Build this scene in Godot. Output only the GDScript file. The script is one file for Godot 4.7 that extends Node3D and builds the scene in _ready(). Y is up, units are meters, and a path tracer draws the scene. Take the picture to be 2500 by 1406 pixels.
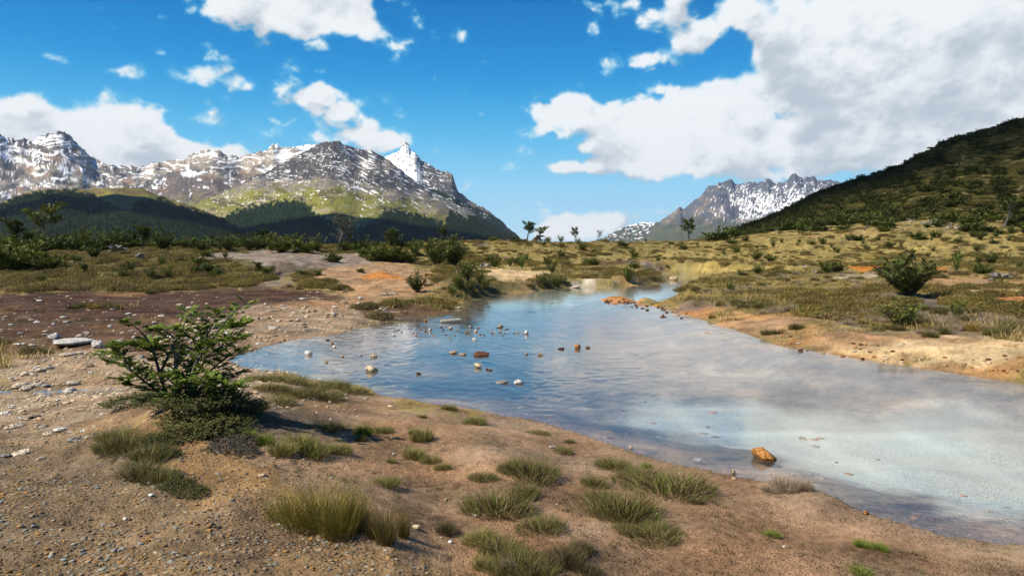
extends Node3D
# A shallow river winding through a sub-antarctic valley: stony banks, wind-bent beeches, snow-dusted mountains.
# Water level is y = 0, the camera stands at the origin and looks along -z. Photo pixels (2500 x 1406) are turned
# into directions; distances come from the ground (ground_hit) or from the usual size of a thing.

const F := 1656.0
const EYE := Vector3(0, 2.8, 0)
const HORIZON := 600.0
var pitch := atan((703.0 - HORIZON) / F)
var rng := RandomNumberGenerator.new()
var n_big := FastNoiseLite.new()
var n_mid := FastNoiseLite.new()
var n_fine := FastNoiseLite.new()
var n_ridge := FastNoiseLite.new()
var counts := {}
var M := {}

# ---------------------------------------------------------------- small helpers
func ray(px: float, py: float) -> Vector3:
	return Vector3((px - 1250.0) / F, (703.0 - py) / F, -1.0).rotated(Vector3.RIGHT, -pitch)

func at_height(px: float, py: float, h: float) -> Vector3:
	var d := ray(px, py)
	return EYE + d * ((h - EYE.y) / d.y)

func at_depth(px: float, py: float, depth: float) -> Vector3:
	var d := ray(px, py)
	return EYE + d * (depth / -d.z)

func to_pixel(p: Vector3) -> Vector2:
	var c := (p - EYE).rotated(Vector3.RIGHT, pitch)
	return Vector2(1250.0 + F * c.x / -c.z, 703.0 - F * c.y / -c.z)

func ss(a: float, b: float, x: float) -> float:
	var t := clampf((x - a) / (b - a), 0.0, 1.0)
	return t * t * (3.0 - 2.0 * t)

func polyline(pts: Array, x: float) -> float:
	if x <= pts[0][0]:
		return pts[0][1]
	for i in range(1, pts.size()):
		if x <= pts[i][0]:
			return lerpf(pts[i - 1][1], pts[i][1], (x - pts[i - 1][0]) / (pts[i][0] - pts[i - 1][0]))
	return pts[-1][1]

func lin(c: Color) -> Color:
	return c.linear_to_srgb()

func numbered(called: String) -> String:
	counts[called] = counts.get(called, 0) + 1
	return called if counts[called] == 1 else "%s_%03d" % [called, counts[called] - 1]

func tag(o: Node3D, label: String, category: String, group := "", kind := "") -> Node3D:
	o.set_meta("label", label)
	o.set_meta("category", category)
	if group:
		o.set_meta("group", group)
	if kind:
		o.set_meta("kind", kind)
	return o

func thing(called: String, label: String, category: String, at: Vector3, turn := 0.0, group := "") -> Node3D:
	var o := Node3D.new()
	o.name = numbered(called)
	add_child(o)
	o.position = at
	o.rotation.y = turn
	return tag(o, label, category, group)

func part(called: String, mesh: Mesh, mat: Material, parent: Node3D) -> MeshInstance3D:
	var o := MeshInstance3D.new()
	o.name = called
	o.mesh = mesh
	o.material_override = mat
	parent.add_child(o, true)
	return o

func whole(called: String, mesh: Mesh, mat: Material, label: String, category: String, group := "", kind := "") -> MeshInstance3D:
	var o := MeshInstance3D.new()
	o.name = numbered(called)
	o.mesh = mesh
	o.material_override = mat
	add_child(o)
	tag(o, label, category, group, kind)
	return o

func mass(called: String, mesh: Mesh, mat: Material, places: Array, tints: Array, label: String, category: String) -> void:
	var mm := MultiMesh.new()
	mm.transform_format = MultiMesh.TRANSFORM_3D
	mm.use_colors = true
	mm.mesh = mesh
	mm.instance_count = places.size()
	for i in places.size():
		mm.set_instance_transform(i, places[i])
		mm.set_instance_color(i, tints[i])
	var o := MultiMeshInstance3D.new()
	o.name = numbered(called)
	o.multimesh = mm
	o.material_override = mat
	add_child(o)
	tag(o, label, category, "", "stuff")

func upright(at: Vector3, turn: float, size: Vector3, tilt := 0.0) -> Transform3D:
	var b := Basis(Vector3.UP, turn)
	if tilt != 0.0:
		b = Basis(Vector3(cos(turn * 3.0), 0, sin(turn * 3.0)), tilt) * b
	return Transform3D(b.scaled_local(size), at)

# ---------------------------------------------------------------- mesh buffer
class Buf:
	var v := PackedVector3Array()
	var n := PackedVector3Array()
	var c := PackedColorArray()
	var ix := PackedInt32Array()

	func leaf(p: Vector3, along: Vector3, side: Vector3, col: Color) -> void:
		var b := v.size()
		if along.cross(side).y < 0.0:
			side = -side
		var nn := along.cross(side).normalized()
		v.append(p); v.append(p + along * 0.5 + side); v.append(p + along); v.append(p + along * 0.5 - side)
		for i in 4:
			n.append(nn); c.append(col)
		ix.append_array([b, b + 1, b + 2, b, b + 2, b + 3])

	func blade(p: Vector3, mid: Vector3, tip: Vector3, side: Vector3, col: Color) -> void:
		var b := v.size()
		if (tip - p).cross(side).y < 0.0:
			side = -side
		var nn := (tip - p).cross(side).normalized()
		nn = (nn + Vector3.UP * 0.6).normalized()
		v.append(p - side); v.append(p + side); v.append(mid - side * 0.8); v.append(mid + side * 0.8); v.append(tip)
		for i in 5:
			n.append(nn); c.append(col)
		ix.append_array([b, b + 1, b + 3, b, b + 3, b + 2, b + 2, b + 3, b + 4])

	func tube(path: Array, radii: Array, sides: int, col: Color) -> void:
		var b := v.size()
		var last := path.size() - 1
		var ref := Vector3(0.31, 0.2, 0.93)
		for i in path.size():
			var d: Vector3 = (path[mini(i + 1, last)] - path[maxi(i - 1, 0)]).normalized()
			var a := d.cross(ref).normalized()
			var e := d.cross(a)
			for k in sides:
				var t := TAU * k / sides
				var o := a * cos(t) + e * sin(t)
				v.append(path[i] + o * radii[i]); n.append(o); c.append(col)
		for i in last:
			for k in sides:
				var p := b + i * sides + k
				var q := b + i * sides + (k + 1) % sides
				ix.append_array([p, q + sides, q, p, p + sides, q + sides])
		var tip := v.size()
		v.append(path[last]); n.append((path[last] - path[last - 1]).normalized()); c.append(col)
		for k in sides:
			ix.append_array([b + last * sides + k, tip, b + last * sides + (k + 1) % sides])

	func mesh() -> ArrayMesh:
		var a := []
		a.resize(Mesh.ARRAY_MAX)
		a[Mesh.ARRAY_VERTEX] = v
		a[Mesh.ARRAY_NORMAL] = n
		a[Mesh.ARRAY_COLOR] = c
		a[Mesh.ARRAY_INDEX] = ix
		var m := ArrayMesh.new()
		m.add_surface_from_arrays(Mesh.PRIMITIVE_TRIANGLES, a)
		return m

func grid_mesh(rows: int, cols: int, v: PackedVector3Array, c: PackedColorArray, loop := false) -> ArrayMesh:
	var n := PackedVector3Array()
	n.resize(v.size())
	var ix := PackedInt32Array()
	ix.resize((rows - 1) * (cols - (0 if loop else 1)) * 6)
	var w := 0
	for j in rows:
		for i in cols:
			var l := j * cols + ((i - 1 + cols) % cols if loop else maxi(i - 1, 0))
			var r := j * cols + ((i + 1) % cols if loop else mini(i + 1, cols - 1))
			var d := maxi(j - 1, 0) * cols + i
			var u := mini(j + 1, rows - 1) * cols + i
			var k := (v[u] - v[d]).cross(v[r] - v[l])
			n[j * cols + i] = (-k if k.y < 0.0 else k).normalized()
	for j in rows - 1:
		for i in (cols if loop else cols - 1):
			var a := j * cols + i
			var b := j * cols + (i + 1) % cols
			ix[w] = a; ix[w + 1] = a + cols; ix[w + 2] = b + cols
			ix[w + 3] = a; ix[w + 4] = b + cols; ix[w + 5] = b
			w += 6
	var arr := []
	arr.resize(Mesh.ARRAY_MAX)
	arr[Mesh.ARRAY_VERTEX] = v
	arr[Mesh.ARRAY_NORMAL] = n
	arr[Mesh.ARRAY_COLOR] = c
	arr[Mesh.ARRAY_INDEX] = ix
	var m := ArrayMesh.new()
	m.add_surface_from_arrays(Mesh.PRIMITIVE_TRIANGLES, arr)
	return m

# ---------------------------------------------------------------- sky
# [px, py, rx, ry, strength] of cloud puffs (negative: gaps), in directions given by photo pixels
var puffs := [
	# low cumulus bank behind the snowy range
	[-420, 330, 260, 110, 1.0], [-180, 300, 180, 90, 1.0], [-40, 300, 130, 70, 1.0], [60, 300, 100, 70, 1.0], [150, 320, 130, 85, 1.0], [280, 300, 95, 80, 1.0], [350, 330, 90, 70, 1.0], [200, 370, 260, 60, 0.9],
	[430, 375, 100, 55, 0.9], [520, 385, 90, 48, 0.9], [590, 392, 70, 36, 0.8], [400, 410, 250, 40, 0.7],
	# the long cloud at the top
	[560, -20, 110, 75, 1.0], [660, 10, 130, 85, 1.0], [770, 30, 130, 80, 1.0], [860, 20, 90, 75, 1.0], [700, -90, 240, 90, 1.0], [925, 85, 40, 30, 0.6], [990, 105, 40, 26, 0.55], [975, 25, 40, 40, 0.42], [1120, 90, 20, 20, 0.3],
	# small shreds
	[268, 178, 26, 18, 0.62], [338, 178, 44, 26, 0.75], [460, 165, 70, 38, 0.75], [505, 118, 30, 26, 0.6], [530, 190, 70, 32, 0.75], [590, 205, 45, 26, 0.5], [702, 152, 45, 26, 0.72], [660, 115, 40, 18, 0.4], [800, 118, 60, 16, 0.4],
	[740, 225, 60, 34, 0.9], [800, 245, 70, 40, 0.95], [865, 290, 60, 42, 0.95], [920, 330, 60, 34, 0.9], [970, 350, 40, 24, 0.7], [690, 265, 70, 34, 0.6], [760, 320, 90, 30, 0.55], [850, 345, 90, 26, 0.6],
	[910, 240, 40, 22, 0.6], [545, 296, 75, 26, 0.72], [640, 215, 40, 24, 0.4],
	# the great mass at the right
	[1290, 268, 60, 20, 0.6], [1350, 262, 70, 36, 0.85], [1412, 245, 55, 40, 1.0], [1400, 290, 90, 45, 0.8], [1520, 320, 120, 75, 1.0], [1600, 280, 110, 70, 1.0], [1560, 390, 170, 55, 1.0], [1700, 350, 170, 100, 1.0], [1750, 240, 110, 60, 1.0], [1430, 410, 70, 22, 0.7],
	[1880, 370, 180, 90, 1.0], [2050, 300, 230, 130, 1.0], [1950, 170, 190, 110, 1.0], [2200, 350, 220, 90, 1.0], [2150, 120, 320, 160, 1.0], [2400, 200, 330, 220, 1.0], [1640, 90, 90, 80, 0.7], [1600, 10, 120, 50, 0.7], [1750, 40, 120, 80, 0.62],
	[1700, 190, 80, 40, 0.5], [1900, 30, 190, 90, 1.0], [1620, 150, 70, 30, 0.45], [1550, 145, 60, 18, 0.42], [2700, 150, 380, 230, 1.0], [3150, 200, 380, 200, 1.0], [2300, -30, 300, 70, 1.0],
	[1790, 110, 45, 42, -0.75], [1700, 22, 35, 22, -0.6], [1735, 170, 60, 26, -0.5], [1915, 280, 46, 14, -0.8], [1530, 235, 40, 26, -0.5], [2290, 25, 25, 30, -0.35],
	[1335, 400, 34, 24, 0.6], [1375, 410, 40, 18, 0.5], [1300, 320, 40, 20, 0.45], [1375, 462, 30, 14, 0.4], [1500, 466, 26, 14, 0.35],
	# low heaps over the pass
	[1345, 545, 55, 34, 0.95], [1400, 552, 70, 28, 0.9], [1450, 540, 60, 26, 0.8], [1510, 532, 50, 20, 0.65], [1560, 520, 80, 14, 0.45], [1320, 575, 120, 26, 0.7], [1480, 560, 120, 26, 0.7]]
var sky_ramp := [[0.0, 0xb0cbd8], [2.0, 0x9cc6dc], [5.0, 0x82bedc], [9.0, 0x50a6d2], [14.0, 0x1a82c0], [20.0, 0x0064a6], [35.0, 0x004c8c], [90.0, 0x004078]]

func sky_blue(el: float) -> Color:
	for i in range(1, sky_ramp.size()):
		if el <= sky_ramp[i][0]:
			return Color.hex(sky_ramp[i - 1][1] * 256 + 255).lerp(Color.hex(sky_ramp[i][1] * 256 + 255), (el - sky_ramp[i - 1][0]) / (sky_ramp[i][0] - sky_ramp[i - 1][0]))
	return Color.hex(sky_ramp[-1][1] * 256 + 255)

func cloud_strip(w: int, h: int, per_degree: float, az0: float, el1: float, designed: bool, seed_at: int) -> PackedByteArray:
	# rows run down from elevation el1; columns run from azimuth az0; per_degree pixels each
	var fbm := FastNoiseLite.new()
	fbm.seed = seed_at
	fbm.noise_type = FastNoiseLite.TYPE_SIMPLEX_SMOOTH
	fbm.frequency = 0.24 / per_degree
	fbm.fractal_octaves = 7
	fbm.fractal_gain = 0.56
	fbm.domain_warp_enabled = true
	fbm.domain_warp_amplitude = per_degree * 2.2
	fbm.domain_warp_frequency = 0.16 / per_degree
	fbm.domain_warp_fractal_octaves = 4
	var billow := FastNoiseLite.new()
	billow.seed = seed_at + 3
	billow.noise_type = FastNoiseLite.TYPE_SIMPLEX_SMOOTH
	billow.frequency = 0.16 / per_degree
	billow.fractal_type = FastNoiseLite.FRACTAL_RIDGED
	billow.fractal_octaves = 5
	billow.fractal_gain = 0.5
	var wide := FastNoiseLite.new()
	wide.seed = seed_at + 7
	wide.frequency = 0.035 / per_degree
	wide.fractal_octaves = 3
	var tone := FastNoiseLite.new()
	tone.seed = seed_at + 20
	tone.frequency = 0.13 / per_degree
	tone.fractal_octaves = 6
	tone.fractal_gain = 0.55
	tone.domain_warp_enabled = true
	tone.domain_warp_amplitude = per_degree * 3.0
	tone.domain_warp_frequency = 0.1 / per_degree
	var d := PackedFloat32Array()
	d.resize(w * h)
	if designed:
		for b in puffs:
			var c := ray(b[0], b[1])
			var e := ray(b[0] + b[2], b[1])
			var u := ray(b[0], b[1] - b[3])
			var az := rad_to_deg(atan2(c.x, -c.z))
			var el := rad_to_deg(atan2(c.y, Vector2(c.x, c.z).length()))
			var ra := absf(rad_to_deg(atan2(e.x, -e.z)) - az) * per_degree * 1.3
			var re := absf(rad_to_deg(atan2(u.y, Vector2(u.x, u.z).length())) - el) * per_degree * 1.3
			var x := (az - az0) * per_degree
			var y := (el1 - el) * per_degree
			for j in range(maxi(0, int(y - re)), mini(h, int(y + re) + 1)):
				for i in range(maxi(0, int(x - ra)), mini(w, int(x + ra) + 1)):
					var k := 1.0 - ((i - x) * (i - x) / (ra * ra) + (j - y) * (j - y) / (re * re))
					if k > 0.0:
						d[j * w + i] = minf(d[j * w + i] + k * b[4] * 1.1, 1.9)
	var dens := PackedFloat32Array()
	dens.resize(w * h)
	var fb := PackedFloat32Array()
	fb.resize(w * h)
	for j in h:
		var el := el1 - j / per_degree
		for i in w:
			var az := az0 + i / per_degree
			var n := fbm.get_noise_2d(az * per_degree, el * per_degree * 1.4) * 0.75 - billow.get_noise_2d(az * per_degree, el * per_degree * 1.3) * 0.34 + 0.05
			var field := d[j * w + i]
			var keep := 1.0
			if designed:
				keep = (1.0 - ss(44.0, 56.0, absf(az))) * (1.0 - ss(26.0, 36.0, el))
			if keep < 1.0:
				var loose := clampf(0.42 + wide.get_noise_2d(az * per_degree, el * per_degree * 1.6) * 1.5, 0.0, 1.1)
				field = lerpf(loose, field, keep)
			fb[j * w + i] = n
			dens[j * w + i] = clampf((field - 0.44 + n * 1.95 * (1.0 - 0.72 * ss(0.7, 1.6, field))) * 1.2, 0.0, 1.0)
			if field > 0.01:
				dens[j * w + i] = maxf(dens[j * w + i], clampf((field - 0.16 + n * 1.9) * 0.40, 0.0, 0.36))
	var soft := blurred(dens, w, h, 5)
	var broad := blurred(dens, w, h, 18)
	var out := PackedByteArray()
	out.resize(w * h * 3)
	var o := 0
	var step := maxf(1.0, per_degree)
	for j in h:
		var el := el1 - j / per_degree
		var blue := sky_blue(el)
		for i in w:
			var k := j * w + i
			var a := dens[k]
			var col := blue
			if a > 0.004:
				var q := clampi(j - int(step * 0.9), 0, h - 1) * w + clampi(i - int(step * 0.7), 0, w - 1)
				var q2 := clampi(j - int(step * 3.0), 0, h - 1) * w + clampi(i - int(step * 1.6), 0, w - 1)
				var lit := 0.60 + (soft[k] - soft[q]) * 0.5 + (broad[k] - broad[q2]) * 0.34 + (fb[k] - fb[q]) * 0.26 - (broad[k] - 0.6) * 0.10
				lit += tone.get_noise_2d(i, j * 1.4) * 0.55 + (fb[k] - fb[clampi(j - 3, 0, h - 1) * w + clampi(i - 2, 0, w - 1)]) * 0.22 + wide.get_noise_2d(i * 2.3 + 500.0, j * 3.2) * 0.55
				var white := Color(0.66, 0.69, 0.725).lerp(Color(0.85, 0.855, 0.86), ss(0.1, 0.85, lit))
				col = blue.lerp(white, ss(0.0, 0.95, a) * 0.98)
			out[o] = int(clampf(col.r * 0.965, 0, 1) * 255.0); out[o + 1] = int(clampf(col.g * 0.965, 0, 1) * 255.0); out[o + 2] = int(clampf(col.b * 0.965, 0, 1) * 255.0)
			o += 3
	return out

func blurred(a: PackedFloat32Array, w: int, h: int, by: int) -> PackedFloat32Array:
	var im := Image.create_from_data(w, h, false, Image.FORMAT_RF, a.to_byte_array())
	im.resize(maxi(w / by, 8), maxi(h / by, 8), Image.INTERPOLATE_TRILINEAR)
	im.resize(w, h, Image.INTERPOLATE_CUBIC)
	return im.get_data().to_float32_array()

func make_sky() -> PanoramaSkyMaterial:
	var side := 4096
	var per := side / 360.0
	var rest := Image.create_from_data(1024, 256, false, Image.FORMAT_RGB8, cloud_strip(1024, 256, 1024 / 360.0, -180.0, 90.0, false, 5))
	rest.resize(side, side / 4, Image.INTERPOLATE_BILINEAR)
	var w := 1366
	var h := 512
	var az0 := -60.0
	var front := Image.create_from_data(w, h, false, Image.FORMAT_RGB8, cloud_strip(w, h, per, az0, 45.0, true, 11))
	var pano := Image.create(side, side / 2, false, Image.FORMAT_RGB8)
	pano.fill(Color(0.42, 0.38, 0.30))
	# column 0 of the panorama faces -z; azimuth -180 of `rest` is column side / 2
	pano.blit_rect(rest, Rect2i(0, 0, side / 2, side / 4), Vector2i(side / 2, 0))
	pano.blit_rect(rest, Rect2i(side / 2, 0, side / 2, side / 4), Vector2i(0, 0))
	var left := int(60.0 * per)
	pano.blit_rect(front, Rect2i(0, 0, left, h), Vector2i(side - left, side / 4 - h))
	pano.blit_rect(front, Rect2i(left, 0, w - left, h), Vector2i(0, side / 4 - h))
	var m := PanoramaSkyMaterial.new()
	m.panorama = ImageTexture.create_from_image(pano)
	return m

# ---------------------------------------------------------------- the lie of the land
# fields over q = 1250 + F * x / depth (columns) and ln(depth) (rows)
const Q0 := -700.0
const DQ := 10.0
const NQ := 391
const L0 := 0.79
const DL := 0.02
const NL := 252
var g_h := PackedFloat32Array()
var g_sd := PackedFloat32Array()
var g_bump := PackedFloat32Array()
var g_col := PackedColorArray()
var g_grass := PackedFloat32Array()
var g_stone := PackedFloat32Array()
var g_bed := PackedColorArray()

var river := [[555, 880], [590, 895], [640, 905], [700, 912], [760, 925], [850, 936], [890, 942], [930, 965], [1000, 976], [1080, 990], [1150, 997], [1220, 1015], [1300, 1027], [1400, 1055], [1480, 1082], [1560, 1108], [1650, 1132], [1740, 1152], [1800, 1162], [1850, 1172], [1920, 1187], [1990, 1192], [2040, 1217], [2100, 1247], [2200, 1277], [2300, 1305], [2400, 1322], [2500, 1337], [2800, 1400], [3300, 1500],
	[3400, 1010], [2900, 975], [2500, 937], [2400, 922], [2300, 907], [2200, 890], [2100, 877], [2000, 861], [1900, 843], [1850, 826], [1780, 801], [1700, 776], [1640, 760], [1592, 747], [1604, 738], [1640, 730], [1656, 715], [1662, 702], [1690, 693], [1730, 688], [1800, 685], [1900, 688], [2000, 686], [2010, 680], [1910, 679], [1840, 675], [1760, 671], [1700, 668], [1640, 667], [1600, 668], [1560, 670], [1600, 678], [1628, 684], [1625, 690], [1560, 696], [1500, 700], [1420, 701], [1380, 704], [1300, 712], [1210, 719], [1130, 740], [1098, 752], [1095, 766], [1040, 769], [1000, 776], [950, 786], [900, 796], [870, 801], [830, 815], [780, 821], [700, 831], [640, 849], [590, 866]]
var rill := [[-160, 958], [0, 949], [100, 950], [200, 947], [300, 943], [380, 945], [330, 953], [250, 958], [150, 962], [0, 964], [-160, 972]]

# [px, py, height]: where the ground shows in the photograph and how high above the water it lies there
var levels := [[0, 1406, 1.05], [400, 1406, 1.0], [800, 1406, 0.85], [1250, 1406, 0.55], [1700, 1406, 0.4], [2100, 1406, 0.26], [2500, 1400, 0.12], [0, 1250, 1.0], [400, 1250, 0.95], [800, 1250, 0.72], [1250, 1250, 0.45], [1700, 1250, 0.28], [2000, 1260, 0.15],
	[0, 1100, 0.72], [250, 1110, 0.8], [500, 1150, 0.8], [620, 1100, 0.75], [800, 1100, 0.52], [1100, 1100, 0.33], [1500, 1150, 0.2], [470, 1040, 0.98], [440, 975, 1.0], [540, 985, 0.95], [340, 985, 0.75], [230, 1010, 0.35], [100, 1010, 0.3], [0, 1010, 0.3], [660, 1000, 0.5], [760, 950, 0.3], [860, 990, 0.28],
	[0, 945, 0.1], [200, 930, 0.08], [0, 900, 0.12], [200, 850, 0.18], [480, 850, 0.1], [100, 800, 0.28], [0, 760, 0.38], [400, 770, 0.25], [700, 800, 0.1], [600, 745, 0.3], [300, 722, 0.5], [0, 706, 0.65], [600, 702, 0.6], [850, 722, 0.4], [900, 770, 0.12], [960, 740, 0.3],
	[950, 665, 1.0], [850, 650, 1.35], [720, 622, 2.05], [600, 618, 2.15], [1040, 655, 1.0], [1120, 665, 0.95], [1190, 680, 0.6], [300, 640, 1.5], [0, 640, 1.55], [0, 614, 2.3], [300, 613, 2.3], [1020, 700, 0.5],
	[1250, 690, 0.3], [1300, 664, 0.65], [1230, 655, 0.85], [1400, 640, 1.25], [1400, 612, 2.1], [1560, 645, 0.8], [1500, 685, 0.3], [1800, 655, 0.7], [1700, 612, 2.1], [2000, 655, 0.8], [2000, 620, 1.9], [2200, 640, 1.2], [2400, 640, 1.25], [2250, 722, 0.5], [2450, 722, 0.55], [1900, 725, 0.42], [1760, 722, 0.3], [2000, 780, 0.32], [2300, 800, 0.36], [2480, 850, 0.3], [2200, 848, 0.2]]
# [q, depth, height] for the farther ground
var far_levels := [[-600, 90, 2.6], [-200, 90, 2.6], [100, 90, 2.5], [400, 90, 2.45], [700, 90, 2.6], [950, 90, 2.8], [1120, 90, 3.3], [1300, 100, 3.9], [1450, 110, 3.8], [1600, 110, 3.4], [1750, 110, 4.0], [1900, 115, 5.0], [2100, 115, 5.6], [2300, 115, 6.0], [2500, 115, 6.4], [2800, 110, 7.0], [3200, 110, 8.0],
	[-600, 200, 2.2], [200, 200, 2.2], [700, 200, 2.2], [1100, 200, 2.0], [1300, 200, 2.0], [1550, 200, 1.8], [1750, 190, 2.6], [1900, 180, 7.0], [2100, 175, 9.0], [2400, 170, 9.6], [3000, 165, 10.0], [-600, 320, 2.0], [700, 320, 2.0], [1500, 320, 1.5], [1900, 320, 2.0], [2300, 320, 9.0], [3000, 320, 9.0],
	[-650, 30, 1.2], [-650, 12, 0.4], [-650, 5, 0.9], [3100, 4, 0.3], [3150, 30, 0.8], [1000, 2.4, 0.9], [0, 2.4, 1.1], [2500, 2.4, 0.5]]
# [px, py, rx, ry, rise]
var bumps := [[1500, 733, 100, 7, 0.50], [1440, 731, 60, 4, 0.2], [1570, 739, 50, 4, 0.40], [1120, 812, 150, 16, 0.30], [1180, 866, 110, 6, 0.28], [1390, 852, 70, 8, 0.28], [1480, 765, 160, 14, 0.18], [1650, 815, 200, 16, 0.2], [1000, 830, 60, 10, 0.06], [930, 672, 45, 8, 0.25], [880, 795, 38, 9, 0.12], [1130, 700, 70, 26, 0.35], [1090, 655, 60, 22, 0.3],
	[480, 1000, 120, 40, 0.22], [300, 1150, 60, 30, 0.12], [700, 955, 120, 25, 0.1], [2200, 725, 90, 20, 0.15], [1690, 712, 26, 6, 0.28], [1740, 655, 160, 8, 0.3], [620, 680, 60, 12, 0.15], [190, 842, 90, 12, 0.12], [1330, 690, 60, 12, 0.25], [1530, 680, 60, 8, 0.25]]

# soil: [linear colour, grass, stones]
var soils := {
	"meadow": [Color(0.275, 0.215, 0.080), 1.0, 0.0], "straw": [Color(0.30, 0.235, 0.085), 1.0, 0.0], "heath": [Color(0.115, 0.098, 0.045), 1.0, 0.03], "earth": [Color(0.285, 0.187, 0.115), 0.03, 0.012], "clay": [Color(0.26, 0.142, 0.072), 0.03, 0.012],
	"gravel": [Color(0.195, 0.139, 0.084), 0.0, 1.0], "ochre": [Color(0.235, 0.148, 0.070), 0.0, 0.9], "stony": [Color(0.33, 0.24, 0.160), 0.0, 0.5], "peat": [Color(0.082, 0.050, 0.036), 0.03, 0.06], "brown": [Color(0.125, 0.076, 0.050), 0.05, 0.12], "litter": [Color(0.10, 0.076, 0.054), 0.15, 0.2],
	"ash": [Color(0.255, 0.205, 0.165), 0.0, 0.1], "tan": [Color(0.36, 0.225, 0.125), 0.0, 0.1], "sand": [Color(0.54, 0.39, 0.215), 0.0, 0.05], "orange": [Color(0.50, 0.185, 0.035), 0.0, 0.05], "beach": [Color(0.36, 0.215, 0.095), 0.0, 0.9], "grey": [Color(0.155, 0.125, 0.105), 0.6, 0.05], "pale": [Color(0.60, 0.52, 0.40), 0.0, 0.1]}
# [px, py, rx, ry, soil, strength]
var zones := [
	[1250, 620, 2200, 75, "meadow", 1.0], [300, 650, 900, 60, "heath", 0.9], [1500, 1300, 1900, 400, "earth", 1.0], [150, 1000, 700, 130, "stony", 0.9], [500, 880, 300, 70, "stony", 1.0], [300, 800, 700, 90, "brown", 0.9], [720, 800, 330, 60, "stony", 0.85], [250, 905, 420, 50, "stony", 0.95],
	[300, 745, 800, 42, "peat", 1.0], [620, 722, 330, 26, "peat", 1.0], [80, 800, 340, 40, "peat", 0.75], [400, 830, 300, 24, "brown", 0.7], [240, 752, 80, 6, "heath", 0.55], [130, 785, 120, 6, "heath", 0.4], [280, 716, 70, 8, "clay", 0.6],
	[250, 680, 520, 32, "heath", 0.95], [520, 690, 140, 24, "straw", 0.6], [130, 690, 160, 20, "straw", 0.35], [840, 655, 260, 36, "ash", 1.0], [680, 628, 200, 18, "ash", 1.0], [700, 690, 70, 10, "ash", 0.9], [950, 690, 170, 44, "tan", 0.9], [1000, 650, 80, 16, "tan", 0.8], [950, 674, 46, 10, "orange", 0.75], [1240, 705, 60, 14, "tan", 0.5], [730, 660, 80, 16, "litter", 0.7], [880, 730, 170, 24, "tan", 0.85], [700, 770, 220, 34, "stony", 0.7], [780, 745, 150, 18, "tan", 0.6], [980, 765, 120, 22, "brown", 0.9], [620, 715, 220, 22, "peat", 0.9],
	[1150, 700, 100, 44, "heath", 1.0], [1320, 695, 160, 18, "heath", 0.9], [1110, 640, 90, 24, "heath", 0.8], [1250, 664, 100, 15, "sand", 1.0], [1400, 694, 40, 7, "pale", 1.0], [1500, 690, 110, 6, "tan", 0.8], [1500, 678, 110, 10, "heath", 0.9], [1480, 640, 90, 6, "peat", 0.8], [1600, 655, 70, 5, "ash", 0.9], [1420, 645, 40, 4, "pale", 0.5],
	[2000, 640, 400, 30, "straw", 0.6], [1900, 600, 600, 30, "straw", 0.7], [1500, 600, 240, 18, "heath", 0.35], [2250, 575, 300, 14, "heath", 0.5], [2200, 560, 260, 8, "tan", 0.3], [1950, 690, 350, 34, "heath", 0.5], [1900, 710, 300, 30, "straw", 0.45], [2000, 760, 300, 40, "heath", 0.8], [2350, 770, 300, 44, "grey", 0.9], [2120, 730, 200, 18, "grey", 0.6], [2100, 657, 64, 9, "orange", 1.0], [2290, 656, 40, 7, "orange", 0.8], [2080, 672, 90, 7, "pale", 0.5], [2400, 690, 200, 14, "tan", 0.8], [2430, 712, 150, 10, "sand", 0.8], [2460, 735, 130, 13, "tan", 0.9], [2470, 730, 70, 7, "orange", 0.55], [2330, 665, 60, 10, "clay", 0.6],
	[1690, 762, 110, 22, "beach", 1.0], [1800, 790, 170, 24, "beach", 1.0], [1950, 830, 180, 26, "beach", 1.0], [2150, 862, 240, 30, "beach", 1.0], [2420, 895, 260, 40, "beach", 1.0], [2900, 940, 500, 50, "beach", 1.0], [2300, 842, 330, 24, "sand", 0.75], [2420, 860, 200, 18, "sand", 0.6], [1950, 790, 150, 16, "tan", 0.7], [2350, 815, 300, 16, "grey", 0.55], [1740, 745, 110, 14, "grey", 0.8], [1500, 733, 95, 9, "orange", 0.7], [1500, 733, 95, 9, "beach", 0.5],
	[150, 1300, 720, 330, "gravel", 1.0], [600, 1330, 420, 190, "gravel", 0.9], [950, 1400, 330, 70, "ochre", 0.7], [560, 1180, 160, 70, "ochre", 0.95], [520, 1100, 130, 45, "ochre", 0.9], [380, 1050, 150, 40, "ochre", 0.6], [230, 1130, 120, 60, "litter", 0.6], [640, 1290, 160, 50, "litter", 0.5], [760, 1000, 160, 50, "brown", 0.5], [700, 1050, 160, 60, "litter", 0.7], [960, 1050, 110, 22, "clay", 0.5], [1000, 1180, 160, 60, "clay", 0.25], [1420, 1230, 120, 60, "clay", 0.6], [1330, 1340, 110, 40, "clay", 0.4], [60, 1010, 260, 60, "stony", 0.9], [100, 1060, 200, 40, "stony", 0.5], [2050, 1230, 90, 30, "brown", 0.5], [1780, 1180, 90, 20, "brown", 0.5], [1900, 1360, 500, 50, "clay", 0.3],
	[1850, 795, 190, 20, "tan", 0.9], [2130, 835, 260, 20, "tan", 0.85], [2400, 850, 260, 26, "sand", 0.85], [1250, 670, 105, 17, "sand", 1.0], [1240, 660, 70, 10, "sand", 1.0], [1500, 733, 120, 13, "tan", 1.0], [1500, 733, 110, 10, "orange", 0.6], [1590, 745, 60, 8, "orange", 0.5], [1690, 765, 70, 9, "orange", 0.35]]
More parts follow.
